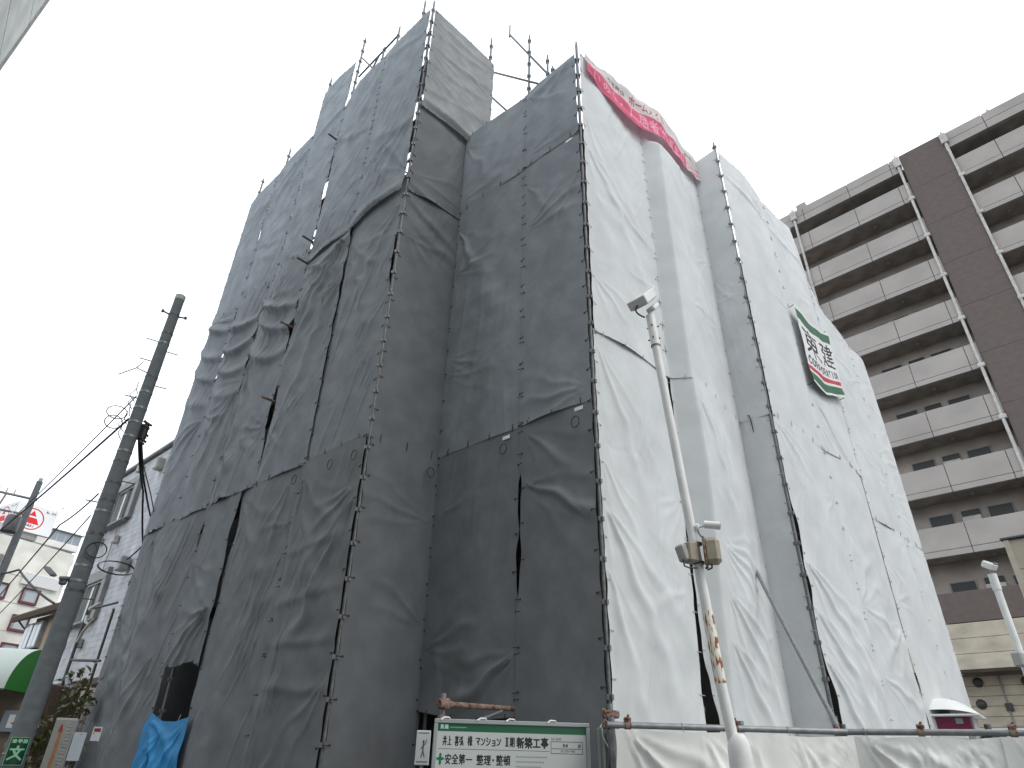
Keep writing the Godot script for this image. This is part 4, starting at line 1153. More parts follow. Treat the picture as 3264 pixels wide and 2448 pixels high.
# ------------------------------------------------------------------ left: house next to the scaffold
func build_left_house() -> void:
	# local x runs left from the survey point (s), z out of the facade
	var b := frame(Vector2(-0.7314, -0.682), Vector2(-9.25, -16.021))
	var sgn := 1.0 if b.x.dot(Vector3(-0.7314, 0, -0.682)) > 0.0 else -1.0
	var t := thing("siding_house", "two-storey pale grey siding house with dark window surrounds, left of the scaffold", "house", Vector3(-9.25, 0, -16.021), b)
	var cx := sgn * 1.15
	block(t, "wall", M.house_siding, Vector3(cx, 5.9, -3.1), Vector3(5.9, 5.8, 6.0))
	# siding boards with real joints, coarser above
	var y := 2.98
	while y < 8.7:
		block(t, "siding_board", M.house_siding, Vector3(cx, y + 0.072, -0.05), Vector3(6.0, 0.142, 0.10), 0.003)
		y += 0.144
	block(t, "roof_edge", M.house_trim, Vector3(cx, 8.83, -3.0), Vector3(6.1, 0.10, 6.2), 0.02)
	block(t, "base_band", M.brown_roof, Vector3(cx, 2.9, -0.04), Vector3(6.04, 0.16, 0.16), 0.02)
	block(t, "base_wall", M.house_base, Vector3(cx, 1.41, -3.0), Vector3(5.9, 2.82, 6.0))
	for wn in [[7.06, 8.10, 8.27], [4.40, 5.42, 5.66]]:
		var yb: float = wn[0]
		var yt: float = wn[1]
		var surround := tool()
		bx(surround, Transform3D(Basis.IDENTITY, Vector3(sgn * 2.8, (yt + wn[2]) * 0.5 + 0.03, 0.05)), Vector3(2.5, wn[2] - yt + 0.06, 0.14), 0.01)
		for xx in [1.62, 3.17, 4.0]:
			bx(surround, Transform3D(Basis.IDENTITY, Vector3(sgn * xx, (yb + yt) * 0.5, 0.05)), Vector3(0.26, yt - yb, 0.14), 0.01)
		put(t, "window_surround", surround, M.house_trim, false)
		for wx in [[1.76, 3.03], [3.31, 3.88]]:
			var c: float = sgn * (wx[0] + wx[1]) * 0.5
			var w: float = wx[1] - wx[0]
			var f := tool()
			for e in [[0, yt - 0.02, w, 0.05], [0, yb + 0.02, w, 0.05]]:
				bx(f, Transform3D(Basis.IDENTITY, Vector3(c, e[1], 0.035)), Vector3(e[2], e[3], 0.07))
			for e in [-0.5, 0.0, 0.5]:
				bx(f, Transform3D(Basis.IDENTITY, Vector3(c + e * (w - 0.03), (yb + yt) * 0.5, 0.033)), Vector3(0.035, yt - yb, 0.065))
			var win := put(t, "window", f, M.pale_trim, false)
			var pane := tool()
			bx(pane, Transform3D(Basis.IDENTITY, Vector3(c - sgn * w * 0.25, (yb + yt) * 0.5, 0.012)), Vector3(w * 0.5, yt - yb, 0.008))
			put(win, "pane", pane, M.window_dark, false)
			pane = tool()
			bx(pane, Transform3D(Basis.IDENTITY, Vector3(c + sgn * w * 0.25, (yb + yt) * 0.5, 0.02)), Vector3(w * 0.5, yt - yb, 0.008))
			put(win, "pane", pane, M.window_glass, false)
			var sill := tool()
			bx(sill, Transform3D(Basis.IDENTITY, Vector3(c, yb - 0.04, 0.10)), Vector3(w + 0.14, 0.06, 0.2), 0.01)
			put(win, "sill", sill, M.house_trim, false)
	for v in [[0.32, 8.29, 1.3], [1.86, 8.56, 0.9], [3.32, 6.72, 0.9], [1.92, 6.51, 0.9], [3.44, 3.91, 0.9], [2.01, 3.86, 0.9]]:
		block(t, "vent_hood", M.grey_plastic if v[1] < 5 else M.pale_trim, Vector3(sgn * v[0], v[1], 0.09), Vector3(0.19, 0.26, 0.18) * v[2], 0.03)
	pipe(t, "cable_conduit", M.grey_plastic, Vector3(sgn * 2.24, 3.0, 0.05), Vector3(sgn * 2.24, 8.0, 0.05), 0.014, false, 6)
	block(t, "meter_box", M.grey_plastic, Vector3(sgn * 0.38, 5.58, 0.16), Vector3(0.30, 0.36, 0.24), 0.03)
	# rack of wrapped pipes standing beside the house
	t = thing("pipe_rack", "narrow steel rack of cloth-wrapped pipes standing against the siding house", "rack", Vector3(-8.9, 0, -14.7), b)
	pipe(t, "upright", M.dull_steel, Vector3(sgn * 0.95, 0.0, 0), Vector3(sgn * 0.95, 4.35, 0), 0.035, false)
	pipe(t, "upright", M.dull_steel, Vector3(sgn * 0.2, 0.0, -0.3), Vector3(sgn * 0.2, 4.3, -0.3), 0.03, false)
	pipe(t, "crossbar", M.dull_steel, Vector3(sgn * 1.0, 4.32, 0), Vector3(sgn * 0.1, 4.42, -0.3), 0.025, false)
	pipe(t, "crossbar", M.dull_steel, Vector3(sgn * 0.95, 3.25, 0), Vector3(sgn * 0.0, 3.2, -0.3), 0.03, false)
	for a in [[0.75, 4.30, 0.25, 4.38, 0.075], [0.85, 3.62, 0.35, 4.05, 0.06], [0.8, 4.15, 0.55, 3.95, 0.07], [0.7, 2.9, 0.2, 2.65, 0.09]]:
		var st := tool()
		tube(st, [Vector3(sgn * a[0], a[1], 0.02), Vector3(sgn * lerpf(a[0], a[2], 0.5), (a[1] + a[3]) * 0.5 - 0.03, 0.05), Vector3(sgn * a[2], a[3], 0.0)], a[4] * 0.55, a[4] * 0.4, 9)
		put(t, "wrapped_bundle", st, M.slate if a[4] > 0.08 else M.pale_trim, false)


func build_left_background() -> void:
	# cream block with red-framed windows, far away
	var cb := Basis(Vector3(0.3746, 0, -0.9272), Vector3.UP, Vector3(0.9272, 0, 0.3746))
	var t := thing("cream_block", "distant cream apartment building with red-framed box windows", "building", Vector3(-56.03, 0, -70.44), cb)
	block(t, "wall", M.cream_wall, Vector3(1.0, 11.0, -5.0), Vector3(15.0, 22.0, 10.0))
	for y in [15.75, 12.9, 10.0, 18.6]:
		block(t, "string_course", M.pale_trim, Vector3(1.0, y - 0.35, 0.02), Vector3(15.02, 0.07, 0.06))
	var rows := [17.12, 14.22, 11.32, 8.42]
	for i in rows.size():
		for x in ([5.06, 1.45, -2.2] if i == 0 else [5.06, -0.5]):
			var y: float = rows[i] - 0.78
			var st := tool()
			for e in [[0.0, 0.78, 1.98, 0.14], [0.0, -0.72, 1.98, 0.26]]:
				bx(st, Transform3D(Basis.IDENTITY, Vector3(x + e[0], y + e[1], 0.14)), Vector3(e[2], e[3], 0.28), 0.02)
			for e in [-0.93, 0.93]:
				bx(st, Transform3D(Basis.IDENTITY, Vector3(x + e, y, 0.13)), Vector3(0.12, 1.5, 0.26), 0.02)
			var w := put(t, "window", st, M.red_frame, false)
			st = tool()
			bx(st, Transform3D(Basis.IDENTITY, Vector3(x, y, 0.03)), Vector3(1.8, 1.5, 0.04))
			put(w, "pane", st, M.pane, false)
			st = tool()
			bx(st, Transform3D(Basis.IDENTITY, Vector3(x - 0.72, y, 0.08)), Vector3(0.4, 1.45, 0.03))
			put(w, "shutter", st, M.house_trim, false)
	var ramp := tool()
	bx(ramp, Transform3D(Basis(Vector3.RIGHT, 0.25), Vector3(5.6, 18.1, 0.45)), Vector3(4.4, 1.3, 0.2), 0.03)
	put(t, "awning_panel", ramp, M.white_plastic, false)
	var ant := tool()
	tube(ant, [Vector3(-0.6, 21.9, 0.1), Vector3(-0.6, 23.6, 0.1)], 0.04, 0.04, 6)
	put(t, "antenna", ant, M.dull_steel, false)
	# rooftop sign on the block behind
	var sb := Basis(Vector3(0.5, 0, -0.866), Vector3.UP, Vector3(0.866, 0, 0.5))
	var o := Vector3(-60.182, 0, -79.864)
	t = thing("balcony_block", "distant white building with long balcony parapets, behind the cream one", "building", o, sb)
	block(t, "wall", M.far_white, Vector3(0.6, 10.6, -6.0), Vector3(11.0, 21.2, 10.0))
	block(t, "penthouse", M.far_grey, Vector3(1.5, 23.4, -6.0), Vector3(9.5, 4.8, 8.0))
	block(t, "parapet", M.far_white, Vector3(3.3, 24.45, -0.6), Vector3(5.3, 0.8, 1.2), 0.03)
	block(t, "parapet", M.far_white, Vector3(3.9, 22.7, -0.6), Vector3(4.1, 0.75, 1.2), 0.03)
	block(t, "parapet", M.far_white, Vector3(0.2, 21.1, -0.6), Vector3(11.3, 0.35, 1.2), 0.03)
	for x in [2.9, 4.25, 5.0, 5.6]:
		var f := block(t, "window", M.house_trim, Vector3(x, 23.6, -1.6), Vector3(0.62, 0.95, 0.9), 0.02)
		var st := tool()
		bx(st, Transform3D(Basis.IDENTITY, Vector3(x, 23.6, -1.13)), Vector3(0.52, 0.85, 0.04))
		put(f, "pane", st, M.slate, false)
	for x in [2.75, 5.0]:
		var f := block(t, "window", M.house_trim, Vector3(x, 20.0, -0.98), Vector3(0.8, 1.1, 0.1), 0.02)
		var st := tool()
		bx(st, Transform3D(Basis.IDENTITY, Vector3(x, 20.0, -0.92)), Vector3(0.66, 0.95, 0.04))
		put(f, "pane", st, M.slate, false)
	block(t, "glazed_loft", M.far_grey, Vector3(4.1, 25.55, -2.0), Vector3(4.0, 1.35, 3.0), 0.02)
	for x in [2.6, 3.6, 4.6, 5.6]:
		block(t, "loft_pane", M.slate, Vector3(x, 25.5, -0.49), Vector3(0.85, 1.0, 0.03))
	block(t, "loft_roof", M.house_trim, Vector3(4.1, 26.32, -1.9), Vector3(4.3, 0.14, 3.4), 0.02)
	var im := canvas(700, 512, Color(0.86, 0.86, 0.87))
	var red := Color(0.80, 0.06, 0.09)
	var centre := Vector2(300, 262)
	for a in 96:
		var p := centre + Vector2(cos(TAU * a / 96), sin(TAU * a / 96)) * 198
		var q := centre + Vector2(cos(TAU * (a + 1) / 96), sin(TAU * (a + 1) / 96)) * 198
		stroke(im, p, q, 11, Color(0.72, 0.12, 0.15))
	for yy in range(96, 350):
		var k := (yy - 96) / 254.0
		if yy > 204 and yy < 236:
			continue
		im.fill_rect(Rect2i(int(300 - 150 * k), yy, int(300 * k), 1), red)
	write(im, "ARAI", Vector2(226, 368), Vector2(34, 46), 8, 6, Color(0.40, 0.1, 0.1))
	write(im, "No.339", Vector2(500, 44), Vector2(24, 46), 5, 4, Color(0.30, 0.30, 0.32))
	var pm := picture("roof_sign_print", im, 0.6)
	var s := thing("rooftop_sign", "white rooftop sign box with a red triangle in a ring", "sign", o + sb * Vector3(0, 24.5, 0), sb)
	block(s, "box", M.far_white, Vector3(-0.45, 2.18, -2.4), Vector3(4.86, 3.42, 4.8), 0.02)
	for side in 2:
		var st := tool()
		st.set_smooth_group(-1)
		var c := [Vector3(-2.86, 0.5, 0.03), Vector3(1.96, 0.5, 0.03), Vector3(1.96, 3.86, 0.03), Vector3(-2.86, 3.86, 0.03)]
		if side == 1:
			c = [Vector3(-2.91, 0.5, -4.78), Vector3(-2.91, 0.5, -0.02), Vector3(-2.91, 3.86, -0.02), Vector3(-2.91, 3.86, -4.78)]
		var uv := [Vector2(0, 1), Vector2(1, 1), Vector2(1, 0), Vector2(0, 0)]
		for k in [0, 2, 1, 0, 3, 2]:
			st.set_uv(uv[k])
			st.add_vertex(c[k])
		put(s, "printed_face", st, pm, false)
	block(s, "base", M.house_trim, Vector3(-0.4, 0.1, -2.4), Vector3(4.4, 0.75, 4.2), 0.02)
	for x in [-1.5, 1.6]:
		var st := tool()
		tube(st, [Vector3(x, 3.9, 0), Vector3(x + 0.1, 4.2, 0.4), Vector3(x + 0.2, 4.22, 0.9)], 0.04, 0.03, 6)
		bx(st, Transform3D(Basis.IDENTITY, Vector3(x + 0.2, 4.18, 1.05)), Vector3(0.14, 0.08, 0.3))
		put(s, "lamp_arm", st, M.house_trim, false)
	# brown-roofed house, half behind the pole
	var bb := frame(Vector2(-0.766, -0.6428), Vector2(-30.6, -42.1))
	var bp := Vector2(-14.107, -19.416) * 2.17
	var sg := 1.0 if bb.x.dot(Vector3(-0.766, 0, -0.6428)) > 0.0 else -1.0
	t = thing("brown_roof_house", "old tan house with brown tiled eave and aluminium windows behind the pole", "house", v3(bp, 0), bb)
	block(t, "wall", M.tan_wall, Vector3(sg * -7.2, 4.0, -4.0), Vector3(6.2, 8.2, 8.0))
	var roof := tool()
	bx(roof, Transform3D(Basis(Vector3.RIGHT, 0.4), Vector3(sg * -6.6, 8.9, -1.2)), Vector3(7.6, 0.35, 4.6), 0.05)
	put(t, "roof", roof, M.brown_roof, false)
	var gut := tool()
	tube(gut, [Vector3(sg * -2.9, 8.2, 0.75), Vector3(sg * -10.0, 8.2, 0.75)], 0.09, 0.09, 8)
	tube(gut, [Vector3(sg * -3.0, 8.15, 0.75), Vector3(sg * -3.4, 7.6, 0.3), Vector3(sg * -3.9, 7.4, 0.1), Vector3(sg * -4.0, 6.2, 0.1)], 0.05, 0.05, 6)
	put(t, "gutter", gut, M.dark_plastic, false)
	for x in [-4.2, -5.6]:
		var f := block(t, "window", M.house_trim, Vector3(sg * x, 7.05, 0.1), Vector3(1.3, 1.45, 0.3), 0.02)
		for e in [-0.3, 0.3]:
			var st := tool()
			bx(st, Transform3D(Basis.IDENTITY, Vector3(sg * x + e, 7.05, 0.24)), Vector3(0.52, 1.25, 0.04))
			put(f, "pane", st, M.pane, false)
	block(t, "window_ledge", M.dark_plastic, Vector3(sg * -4.9, 6.1, 0.2), Vector3(3.2, 0.3, 0.6), 0.03)
	# slate-blue shed roof between
	t = thing("slate_house", "small slate-blue walled house between the cream block and the green awning", "house", Vector3(-24.6, 0, -31.6), Basis(Vector3.UP, 0.55))
	block(t, "wall", M.slate, Vector3(0.2, 2.6, 0), Vector3(2.4, 5.2, 3.0), 0.02)
	block(t, "roof", M.slate, Vector3(0.2, 5.25, 0), Vector3(2.7, 0.14, 3.3), 0.03)
	# shop with green-ended awning
	var ab := Basis(Vector3(0.978, 0, -0.208).normalized(), Vector3.UP, Vector3(0.208, 0, 0.978).normalized())
	var sa := -1.0
	t = thing("shop", "brown shop front at the left edge below a rounded green and white awning", "shop", Vector3(-9.10, 0, -13.35), ab)
	block(t, "wall", M.shop_wall, Vector3(sa * 2.4, 1.35, -1.6), Vector3(5.0, 2.7, 2.4), 0.02)
	block(t, "white_strip", M.white_plastic, Vector3(sa * 1.75, 2.06, -0.36), Vector3(2.6, 0.14, 0.06), 0.01)
	var plaque := block(t, "plaque", M.slate, Vector3(sa * 0.12, 1.98, -0.33), Vector3(0.26, 0.36, 0.06), 0.01)
	var pst := tool()
	bx(pst, Transform3D(Basis.IDENTITY, Vector3(sa * 0.08, 1.98, -0.295)), Vector3(0.10, 0.22, 0.01))
	put(plaque, "white_mark", pst, M.white_plastic, false)
	for k in 6:
		block(t, "timber_slat", M.brown_roof, Vector3(sa * (0.6 + k * 0.4), 1.0, -0.37), Vector3(0.12, 1.9, 0.05), 0.01)
	var aw := tool()
	var cap := tool()
	aw.set_smooth_group(0)
	cap.set_smooth_group(-1)
	var arc := []
	for k in 13:
		var a := PI * 0.5 * k / 12.0
		arc.append(Vector3(0, 2.46 + 0.78 * sin(a), -0.45 + 1.1 * cos(a)))
	for k in 12:
		var p: Vector3 = arc[k]
		var q: Vector3 = arc[k + 1]
		var far := Vector3(sa * 3.5, 0, 0)
		quad(aw, p, p + far, q + far, q)
		facing_tri(cap, p, q, Vector3(0, 2.46, -0.45), Vector3(sa, 2.6, -0.2))
	put(t, "awning", aw, M.awning_pale, false)
	put(t, "awning_end", cap, M.awning_green, false)
	block(t, "awning_rail", M.dark_plastic, Vector3(sa * 1.75, 2.45, 0.64), Vector3(3.5, 0.03, 0.03))


func build_near_house() -> void:
	# local x runs back along the facade past the camera's left side, z faces the road
	var x := Vector3(-0.6561, 0, -0.7547)
	var b := Basis(x, Vector3.UP, x.cross(Vector3.UP))
	var t := thing("near_house", "pale panel-clad house corner cutting into the picture's top left", "house", Vector3(-9.565, 0, -7.247), b)
	block(t, "core", M.groove, Vector3(-11.0, 8.0, -4.03), Vector3(21.9, 16.0, 7.98))  # unseen length behind the camera, stretched to shade the lower left sheets
	for k in 12:
		block(t, "clad_panel", M.near_siding, Vector3(-11.02, 12.2 - 8 * 1.4 + 0.7 + k * 1.4, -4.0), Vector3(22.0, 1.385, 8.0), 0.008)
	block(t, "corner_trim", M.house_trim, Vector3(0.0, 8.0, 0.0), Vector3(0.07, 16.0, 0.07), 0.01)


# ------------------------------------------------------------------ poles
func build_poles() -> void:
	# main utility pole
	var p := Vector2(-7.12, -10.86)
	var t := thing("utility_pole", "thick grey concrete utility pole with step bolts beside the scaffold", "utility pole", v3(p, 0))
	var st := tool()
	tube(st, [v3(p, 0), v3(p, 3.3), v3(p, 6.6), v3(p, 9.85)], 0.165, 0.095, 24)
	put(t, "shaft", st, M.pole_concrete)
	pipe(t, "cap", M.grey_plastic, v3(p, 9.82), v3(p, 9.93), 0.1, true, 20)
	var toward := Vector3(0.548, 0, 0.836)   # from the pole to the camera
	var side := Vector3(0.836, 0, -0.548)     # to the right in the picture
	for y in [9.42, 8.95, 8.7, 7.9, 7.55, 7.2, 6.9, 6.6, 6.3, 6.1, 5.68, 5.35, 5.15, 4.75, 4.2, 3.95, 3.8]:
		var r := lerpf(0.165, 0.095, y / 9.85) + 0.006
		pipe(t, "band", M.galvanised if int(y * 10) % 3 == 0 else M.dull_steel, v3(p, y - 0.02), v3(p, y + 0.02), r, true, 20)
	var k := 0
	for y in [8.72, 8.55, 8.25, 7.75, 7.4, 5.75, 5.3, 3.7]:
		var s: float = 1.0 if k % 2 else -1.0
		k += 1
		pipe(t, "step_bolt", M.dull_steel, v3(p, y) + side * s * 0.08, v3(p, y) + side * s * 0.32, 0.011, true, 6)
	st = tool()
	for s in [-1.0, 1.0]:
		tube(st, [v3(p, 9.42) + side * s * 0.09, v3(p, 9.42) + side * s * 0.24 + toward * 0.05], 0.018, 0.018, 6)
		bx(st, Transform3D(Basis.IDENTITY, v3(p, 9.42) + side * s * 0.22 + toward * 0.05), Vector3(0.05, 0.07, 0.05), 0.01)
	put(t, "clamp", st, M.dull_steel)
	# cable hardware cluster
	st = tool()
	for a in 9:
		var q := v3(p, 6.55 + 0.055 * a) + side * (0.16 + 0.03 * sin(a * 2.1)) + toward * 0.06 * cos(a)
		tube(st, [q, q + side * 0.10 + Vector3(0, -0.05 + 0.02 * sin(a * 3.0), 0)], 0.03, 0.022, 8)
	bx(st, Transform3D(Basis.IDENTITY, v3(p, 6.75) + side * 0.18), Vector3(0.14, 0.34, 0.12), 0.03)
	put(t, "cable_clamp", st, M.black_cable)
	st = tool()
	for a in [[7.05, 0.5], [6.85, 0.42]]:
		var pts := []
		for i in 15:
			var u := TAU * i / 14.0
			pts.append(v3(p, a[0]) - side * (0.34 + a[1] * 0.34 * cos(u)) + Vector3(0, sin(u) * 0.13 - 0.05, 0) + toward * 0.05)
		tube(st, pts, 0.010, 0.010, 6, false)
	for i in 7:
		var q := v3(p, 6.5 + i * 0.16) - side * 0.13 + toward * 0.04
		tube(st, [q, q - side * (0.08 + 0.05 * sin(i * 1.7)) + Vector3(0, 0.12, 0), q - side * 0.05 + Vector3(0, 0.26, 0)], 0.010, 0.008, 5)
	put(t, "cable_coil", st, M.black_cable)
	st = tool()
	var ring := []
	for i in 25:
		var u := TAU * i / 24.0
		ring.append(v3(p, 4.46) + side * (0.10 + 0.15 * cos(u)) + Vector3(0, 0.13 * sin(u), 0) + toward * (0.155 + 0.02 * sin(u * 2)))
	tube(st, ring, 0.010, 0.010, 6, false)
	put(t, "cable_coil", st, M.black_cable)
	# drop lines down the pole
	st = tool()
	tube(st, [v3(p, 7.9) - side * 0.55 + Vector3(0, -0.12, 0), v3(p, 8.02) - side * 0.30, v3(p, 7.98) - side * 0.1], 0.012, 0.012, 5)
	tube(st, [v3(p, 8.02) - side * 0.30, v3(p, 8.2) - side * 0.22], 0.012, 0.008, 5)
	put(t, "bare_wire", st, M.dull_steel)
	# small street lamp on the pole
	var lp := thing("pole_lamp", "small grey street lamp on a short arm clamped to the thick pole", "street lamp", v3(p, 4.0) - side * 0.2)
	st = tool()
	bx(st, Transform3D(Basis.IDENTITY, v3(p, 4.02) - side * 0.42 + toward * 0.14).rotated_local(Vector3.UP, -0.55).rotated_local(Vector3.BACK, -0.45), Vector3(0.38, 0.055, 0.11), 0.025)
	put(lp, "lamp_body", st, M.pole_concrete)
	st = tool()
	tube(st, [v3(p, 3.98) - side * 0.12, v3(p, 3.95) - side * 0.26 + toward * 0.08], 0.035, 0.03, 8)
	bx(st, Transform3D(Basis.IDENTITY, v3(p, 3.93) - side * 0.2), Vector3(0.1, 0.13, 0.1), 0.02)
	put(lp, "arm", st, M.pole_concrete)
	# school-route plate strapped to the pole
	var im := canvas(256, 448, Color(0.03, 0.24, 0.13))
	var paint := Color(0.55, 0.75, 0.62)
	for e in [[8, 8, 248, 8], [8, 440, 248, 440], [8, 8, 8, 440], [248, 8, 248, 440]]:
		stroke(im, Vector2(e[0], e[1]), Vector2(e[2], e[3]), 4, paint)
	write(im, "通学路", Vector2(34, 34), Vector2(56, 62), 12, 6, paint)
	glyph(im, "文", Vector2(36, 140), Vector2(184, 230), 15, paint)
	var pm := picture("school_plate", im, 0.4)
	t = thing("school_plate", "green school-route plate with pale character on the thick pole", "sign", v3(p, 1.35) + toward * 0.17)
	st = tool()
	st.set_smooth_group(0)
	var n := 8
	for i in n:
		var quadpts := []
		for e in [[0, 0], [1, 0], [1, 1], [0, 1]]:
			var u := float(i + e[0]) / n
			var a := lerpf(-0.78, 0.78, u)
			quadpts.append([v3(p, 1.33 + 0.36 * e[1]) + (toward * cos(a) + side * sin(a)) * 0.172, Vector2(u, 1.0 - e[1])])
		for kk in [0, 2, 1, 0, 3, 2]:
			st.set_uv(quadpts[kk][1])
			st.add_vertex(quadpts[kk][0])
	put(t, "plate", st, pm)
	pipe(t, "strap", M.galvanised, v3(p, 1.47), v3(p, 1.49), 0.168, true, 20)
	# far pole with transformer
	var f := Vector2(-14.72, -18.95)
	t = thing("utility_pole", "thin far utility pole with cross-arms and a transformer at the left edge", "utility pole", v3(f, 0))
	st = tool()
	tube(st, [v3(f, 0), v3(f, 4.5), v3(f, 8.75)], 0.15, 0.085, 14)
	put(t, "shaft", st, M.pole_concrete)
	pipe(t, "cap", M.grey_plastic, v3(f, 8.72), v3(f, 8.86), 0.06, true, 10)
	var ax := Vector3(-0.62, 0, 0.55).normalized()
	pipe(t, "cross_arm", M.house_trim, v3(f, 8.18) - ax * 0.12, v3(f, 8.2) + ax * 1.6, 0.04, true, 6)
	pipe(t, "cross_arm", M.house_trim, v3(f, 7.68) - ax * 0.05, v3(f, 7.69) + ax * 1.6, 0.035, true, 6)
	pipe(t, "arm_strut", M.house_trim, v3(f, 7.7) + ax * 0.75, v3(f, 8.18) + ax * 0.68, 0.03, true, 6)
	st = tool()
	var c := v3(f, 6.98) + Vector3(0.08, 0, 0.5)
	lathe(st, Transform3D(Basis.IDENTITY, c), [Vector2(0, 0), Vector2(0.19, 0), Vector2(0.2, 0.04), Vector2(0.2, 0.44), Vector2(0.17, 0.5), Vector2(0, 0.52)], 16)
	var tr := put(t, "transformer", st, M.dull_steel)
	st = tool()
	for e in [-0.1, 0.1]:
		tube(st, [c + Vector3(e, 0.5, 0), c + Vector3(e * 1.3, 0.62, 0)], 0.035, 0.025, 8)
	put(tr, "bushing", st, M.pale_trim)
	st = tool()
	bx(st, Transform3D(Basis.IDENTITY, v3(f, 5.6) + ax * 0.3), Vector3(0.3, 0.5, 0.25), 0.04)
	bx(st, Transform3D(Basis.IDENTITY, v3(f, 6.3) + ax * 0.2), Vector3(0.15, 0.3, 0.15), 0.03)
	put(t, "switch_box", st, M.grey_plastic)
	st = tool()
	for i in 6:
		tube(st, [v3(f, 8.2) + ax * (0.5 + 0.2 * i), v3(f, 8.36) + ax * (0.5 + 0.2 * i)], 0.03, 0.02, 6)
	put(t, "insulator", st, M.pale_trim).set_meta("kind", "stuff")
	# white floodlight and camera pole in front of the white bay
	var foot := Vector3(1.70, 0, -5.335)
	var head := Vector3(1.442, 5.62, -5.411)
	var dirp := (head - Vector3(1.672, 1.75, -5.345)).normalized()
	t = thing("floodlight_pole", "leaning white pole with a floodlight, a camera and rusty boxes", "street lamp", foot)
	st = tool()
	lathe(st, Transform3D(Basis.IDENTITY, Vector3(1.722, 0, -5.33)), [Vector2(0.0, 0.0), Vector2(0.084, 0.0), Vector2(0.084, 1.62), Vector2(0.081, 1.67), Vector2(0.070, 1.715), Vector2(0.052, 1.745), Vector2(0.044, 1.752), Vector2(0, 1.752)], 28)
	put(t, "base_sleeve", st, M.white_paint)
	var knee := Vector3(1.655, 2.10, -5.35)
	pipe(t, "lower_shaft", M.white_paint, Vector3(1.690, 1.70, -5.34), knee, 0.0415, true, 22)
	var mid := Vector3(1.626, 2.62, -5.358)
	pipe(t, "rusted_shaft", M.rust_painted, knee - dirp * 0.01, mid, 0.0425, true, 22)
	pipe(t, "shaft", M.white_paint, mid - dirp * 0.01, Vector3(1.462, 5.25, -5.406), 0.0405, true, 22)
	pipe(t, "socket", M.white_paint, Vector3(1.464, 5.22, -5.406), head, 0.046, true, 22)
	pipe(t, "socket_ring", M.dull_steel, Vector3(1.463, 5.225, -5.406), Vector3(1.462, 5.24, -5.406), 0.049, true, 22)
	for a in 4:
		var u := TAU * a / 4.0 + 0.4
		for yy in [5.32, 5.47]:
			var q := Vector3(1.456, yy, -5.408)
			pipe(t, "bolt", M.dull_steel, q + Vector3(cos(u), 0, sin(u)) * 0.044, q + Vector3(cos(u), 0, sin(u)) * 0.062, 0.008, true, 6)
	var fb := Basis(Vector3.UP, 0.75) * Basis(Vector3.BACK, 0.82)
	var fc := head + Vector3(-0.075, 0.20, 0.02)
	st = tool()
	bx(st, Transform3D(fb, fc), Vector3(0.30, 0.10, 0.22), 0.008)
	var fl := put(t, "floodlight", st, M.white_paint)
	st = tool()
	bx(st, Transform3D(fb, fc + fb * Vector3(0.0, -0.052, 0.0)), Vector3(0.26, 0.012, 0.18), 0.003)
	put(fl, "lens", st, M.lens)
	st = tool()
	bx(st, Transform3D(fb, fc + fb * Vector3(0.21, 0.035, 0.0)), Vector3(0.14, 0.012, 0.16), 0.004)
	put(fl, "visor", st, M.white_paint)
	st = tool()
	tube(st, [head, head + Vector3(0.0, 0.05, 0.0)], 0.022, 0.022, 10)
	bx(st, Transform3D(fb, head + Vector3(0.035, 0.10, 0.01)), Vector3(0.16, 0.05, 0.10), 0.012)
	put(t, "yoke", st, M.white_paint)
	st = tool()
	var lp2 := []
	for i in 10:
		var u := PI * 1.3 * i / 9.0
		lp2.append(head + Vector3(-0.11 - 0.05 * sin(u), 0.10 - 0.07 * u / 2.0, 0.05 + 0.03 * cos(u)))
	tube(st, lp2, 0.009, 0.009, 6)
	put(t, "power_lead", st, M.dark_plastic)
	# camera
	var cq := Vector3(1.59, 3.33, -5.36)
	st = tool()
	tube(st, [cq + Vector3(0.035, -0.02, 0.02), cq + Vector3(0.05, -0.02, 0.03)], 0.035, 0.035, 14)
	tube(st, [cq + Vector3(0.04, -0.02, 0.03), cq + Vector3(0.10, -0.01, 0.06)], 0.011, 0.011, 8)
	put(t, "camera_mount", st, M.white_plastic)
	st = tool()
	tube(st, [cq + Vector3(0.09, 0.0, 0.055), cq + Vector3(0.21, -0.025, 0.10)], 0.032, 0.034, 16)
	var camo := put(t, "camera", st, M.white_plastic)
	st = tool()
	tube(st, [cq + Vector3(0.205, -0.024, 0.098), cq + Vector3(0.214, -0.026, 0.101)], 0.026, 0.026, 16)
	put(camo, "lens", st, M.grey_plastic)
	# boxes
	st = tool()
	bx(st, Transform3D(Basis(Vector3.UP, -0.35), Vector3(1.708, 3.09, -5.28)), Vector3(0.135, 0.215, 0.13), 0.03)
	put(t, "control_box", st, M.tan_box)
	st = tool()
	bx(st, Transform3D(Basis(Vector3.UP, -0.35), Vector3(1.655, 3.09, -5.30)), Vector3(0.02, 0.235, 0.15), 0.004)
	put(t, "box_bracket", st, M.rusty_steel)
	st = tool()
	bx(st, Transform3D(Basis(Vector3.UP, 0.35), Vector3(1.535, 3.085, -5.32)), Vector3(0.10, 0.165, 0.12), 0.012)
	put(t, "control_box", st, M.tan_box)
	st = tool()
	bx(st, Transform3D(Basis(Vector3.UP, 0.35) * Basis(Vector3.BACK, 0.3), Vector3(1.465, 3.075, -5.30)), Vector3(0.07, 0.14, 0.10), 0.015)
	put(t, "sensor_head", st, M.grey_plastic)
	st = tool()
	tube(st, [Vector3(1.455, 3.02, -5.28), Vector3(1.46, 2.96, -5.27), Vector3(1.50, 2.945, -5.27), Vector3(1.57, 2.955, -5.30)], 0.007, 0.007, 6)
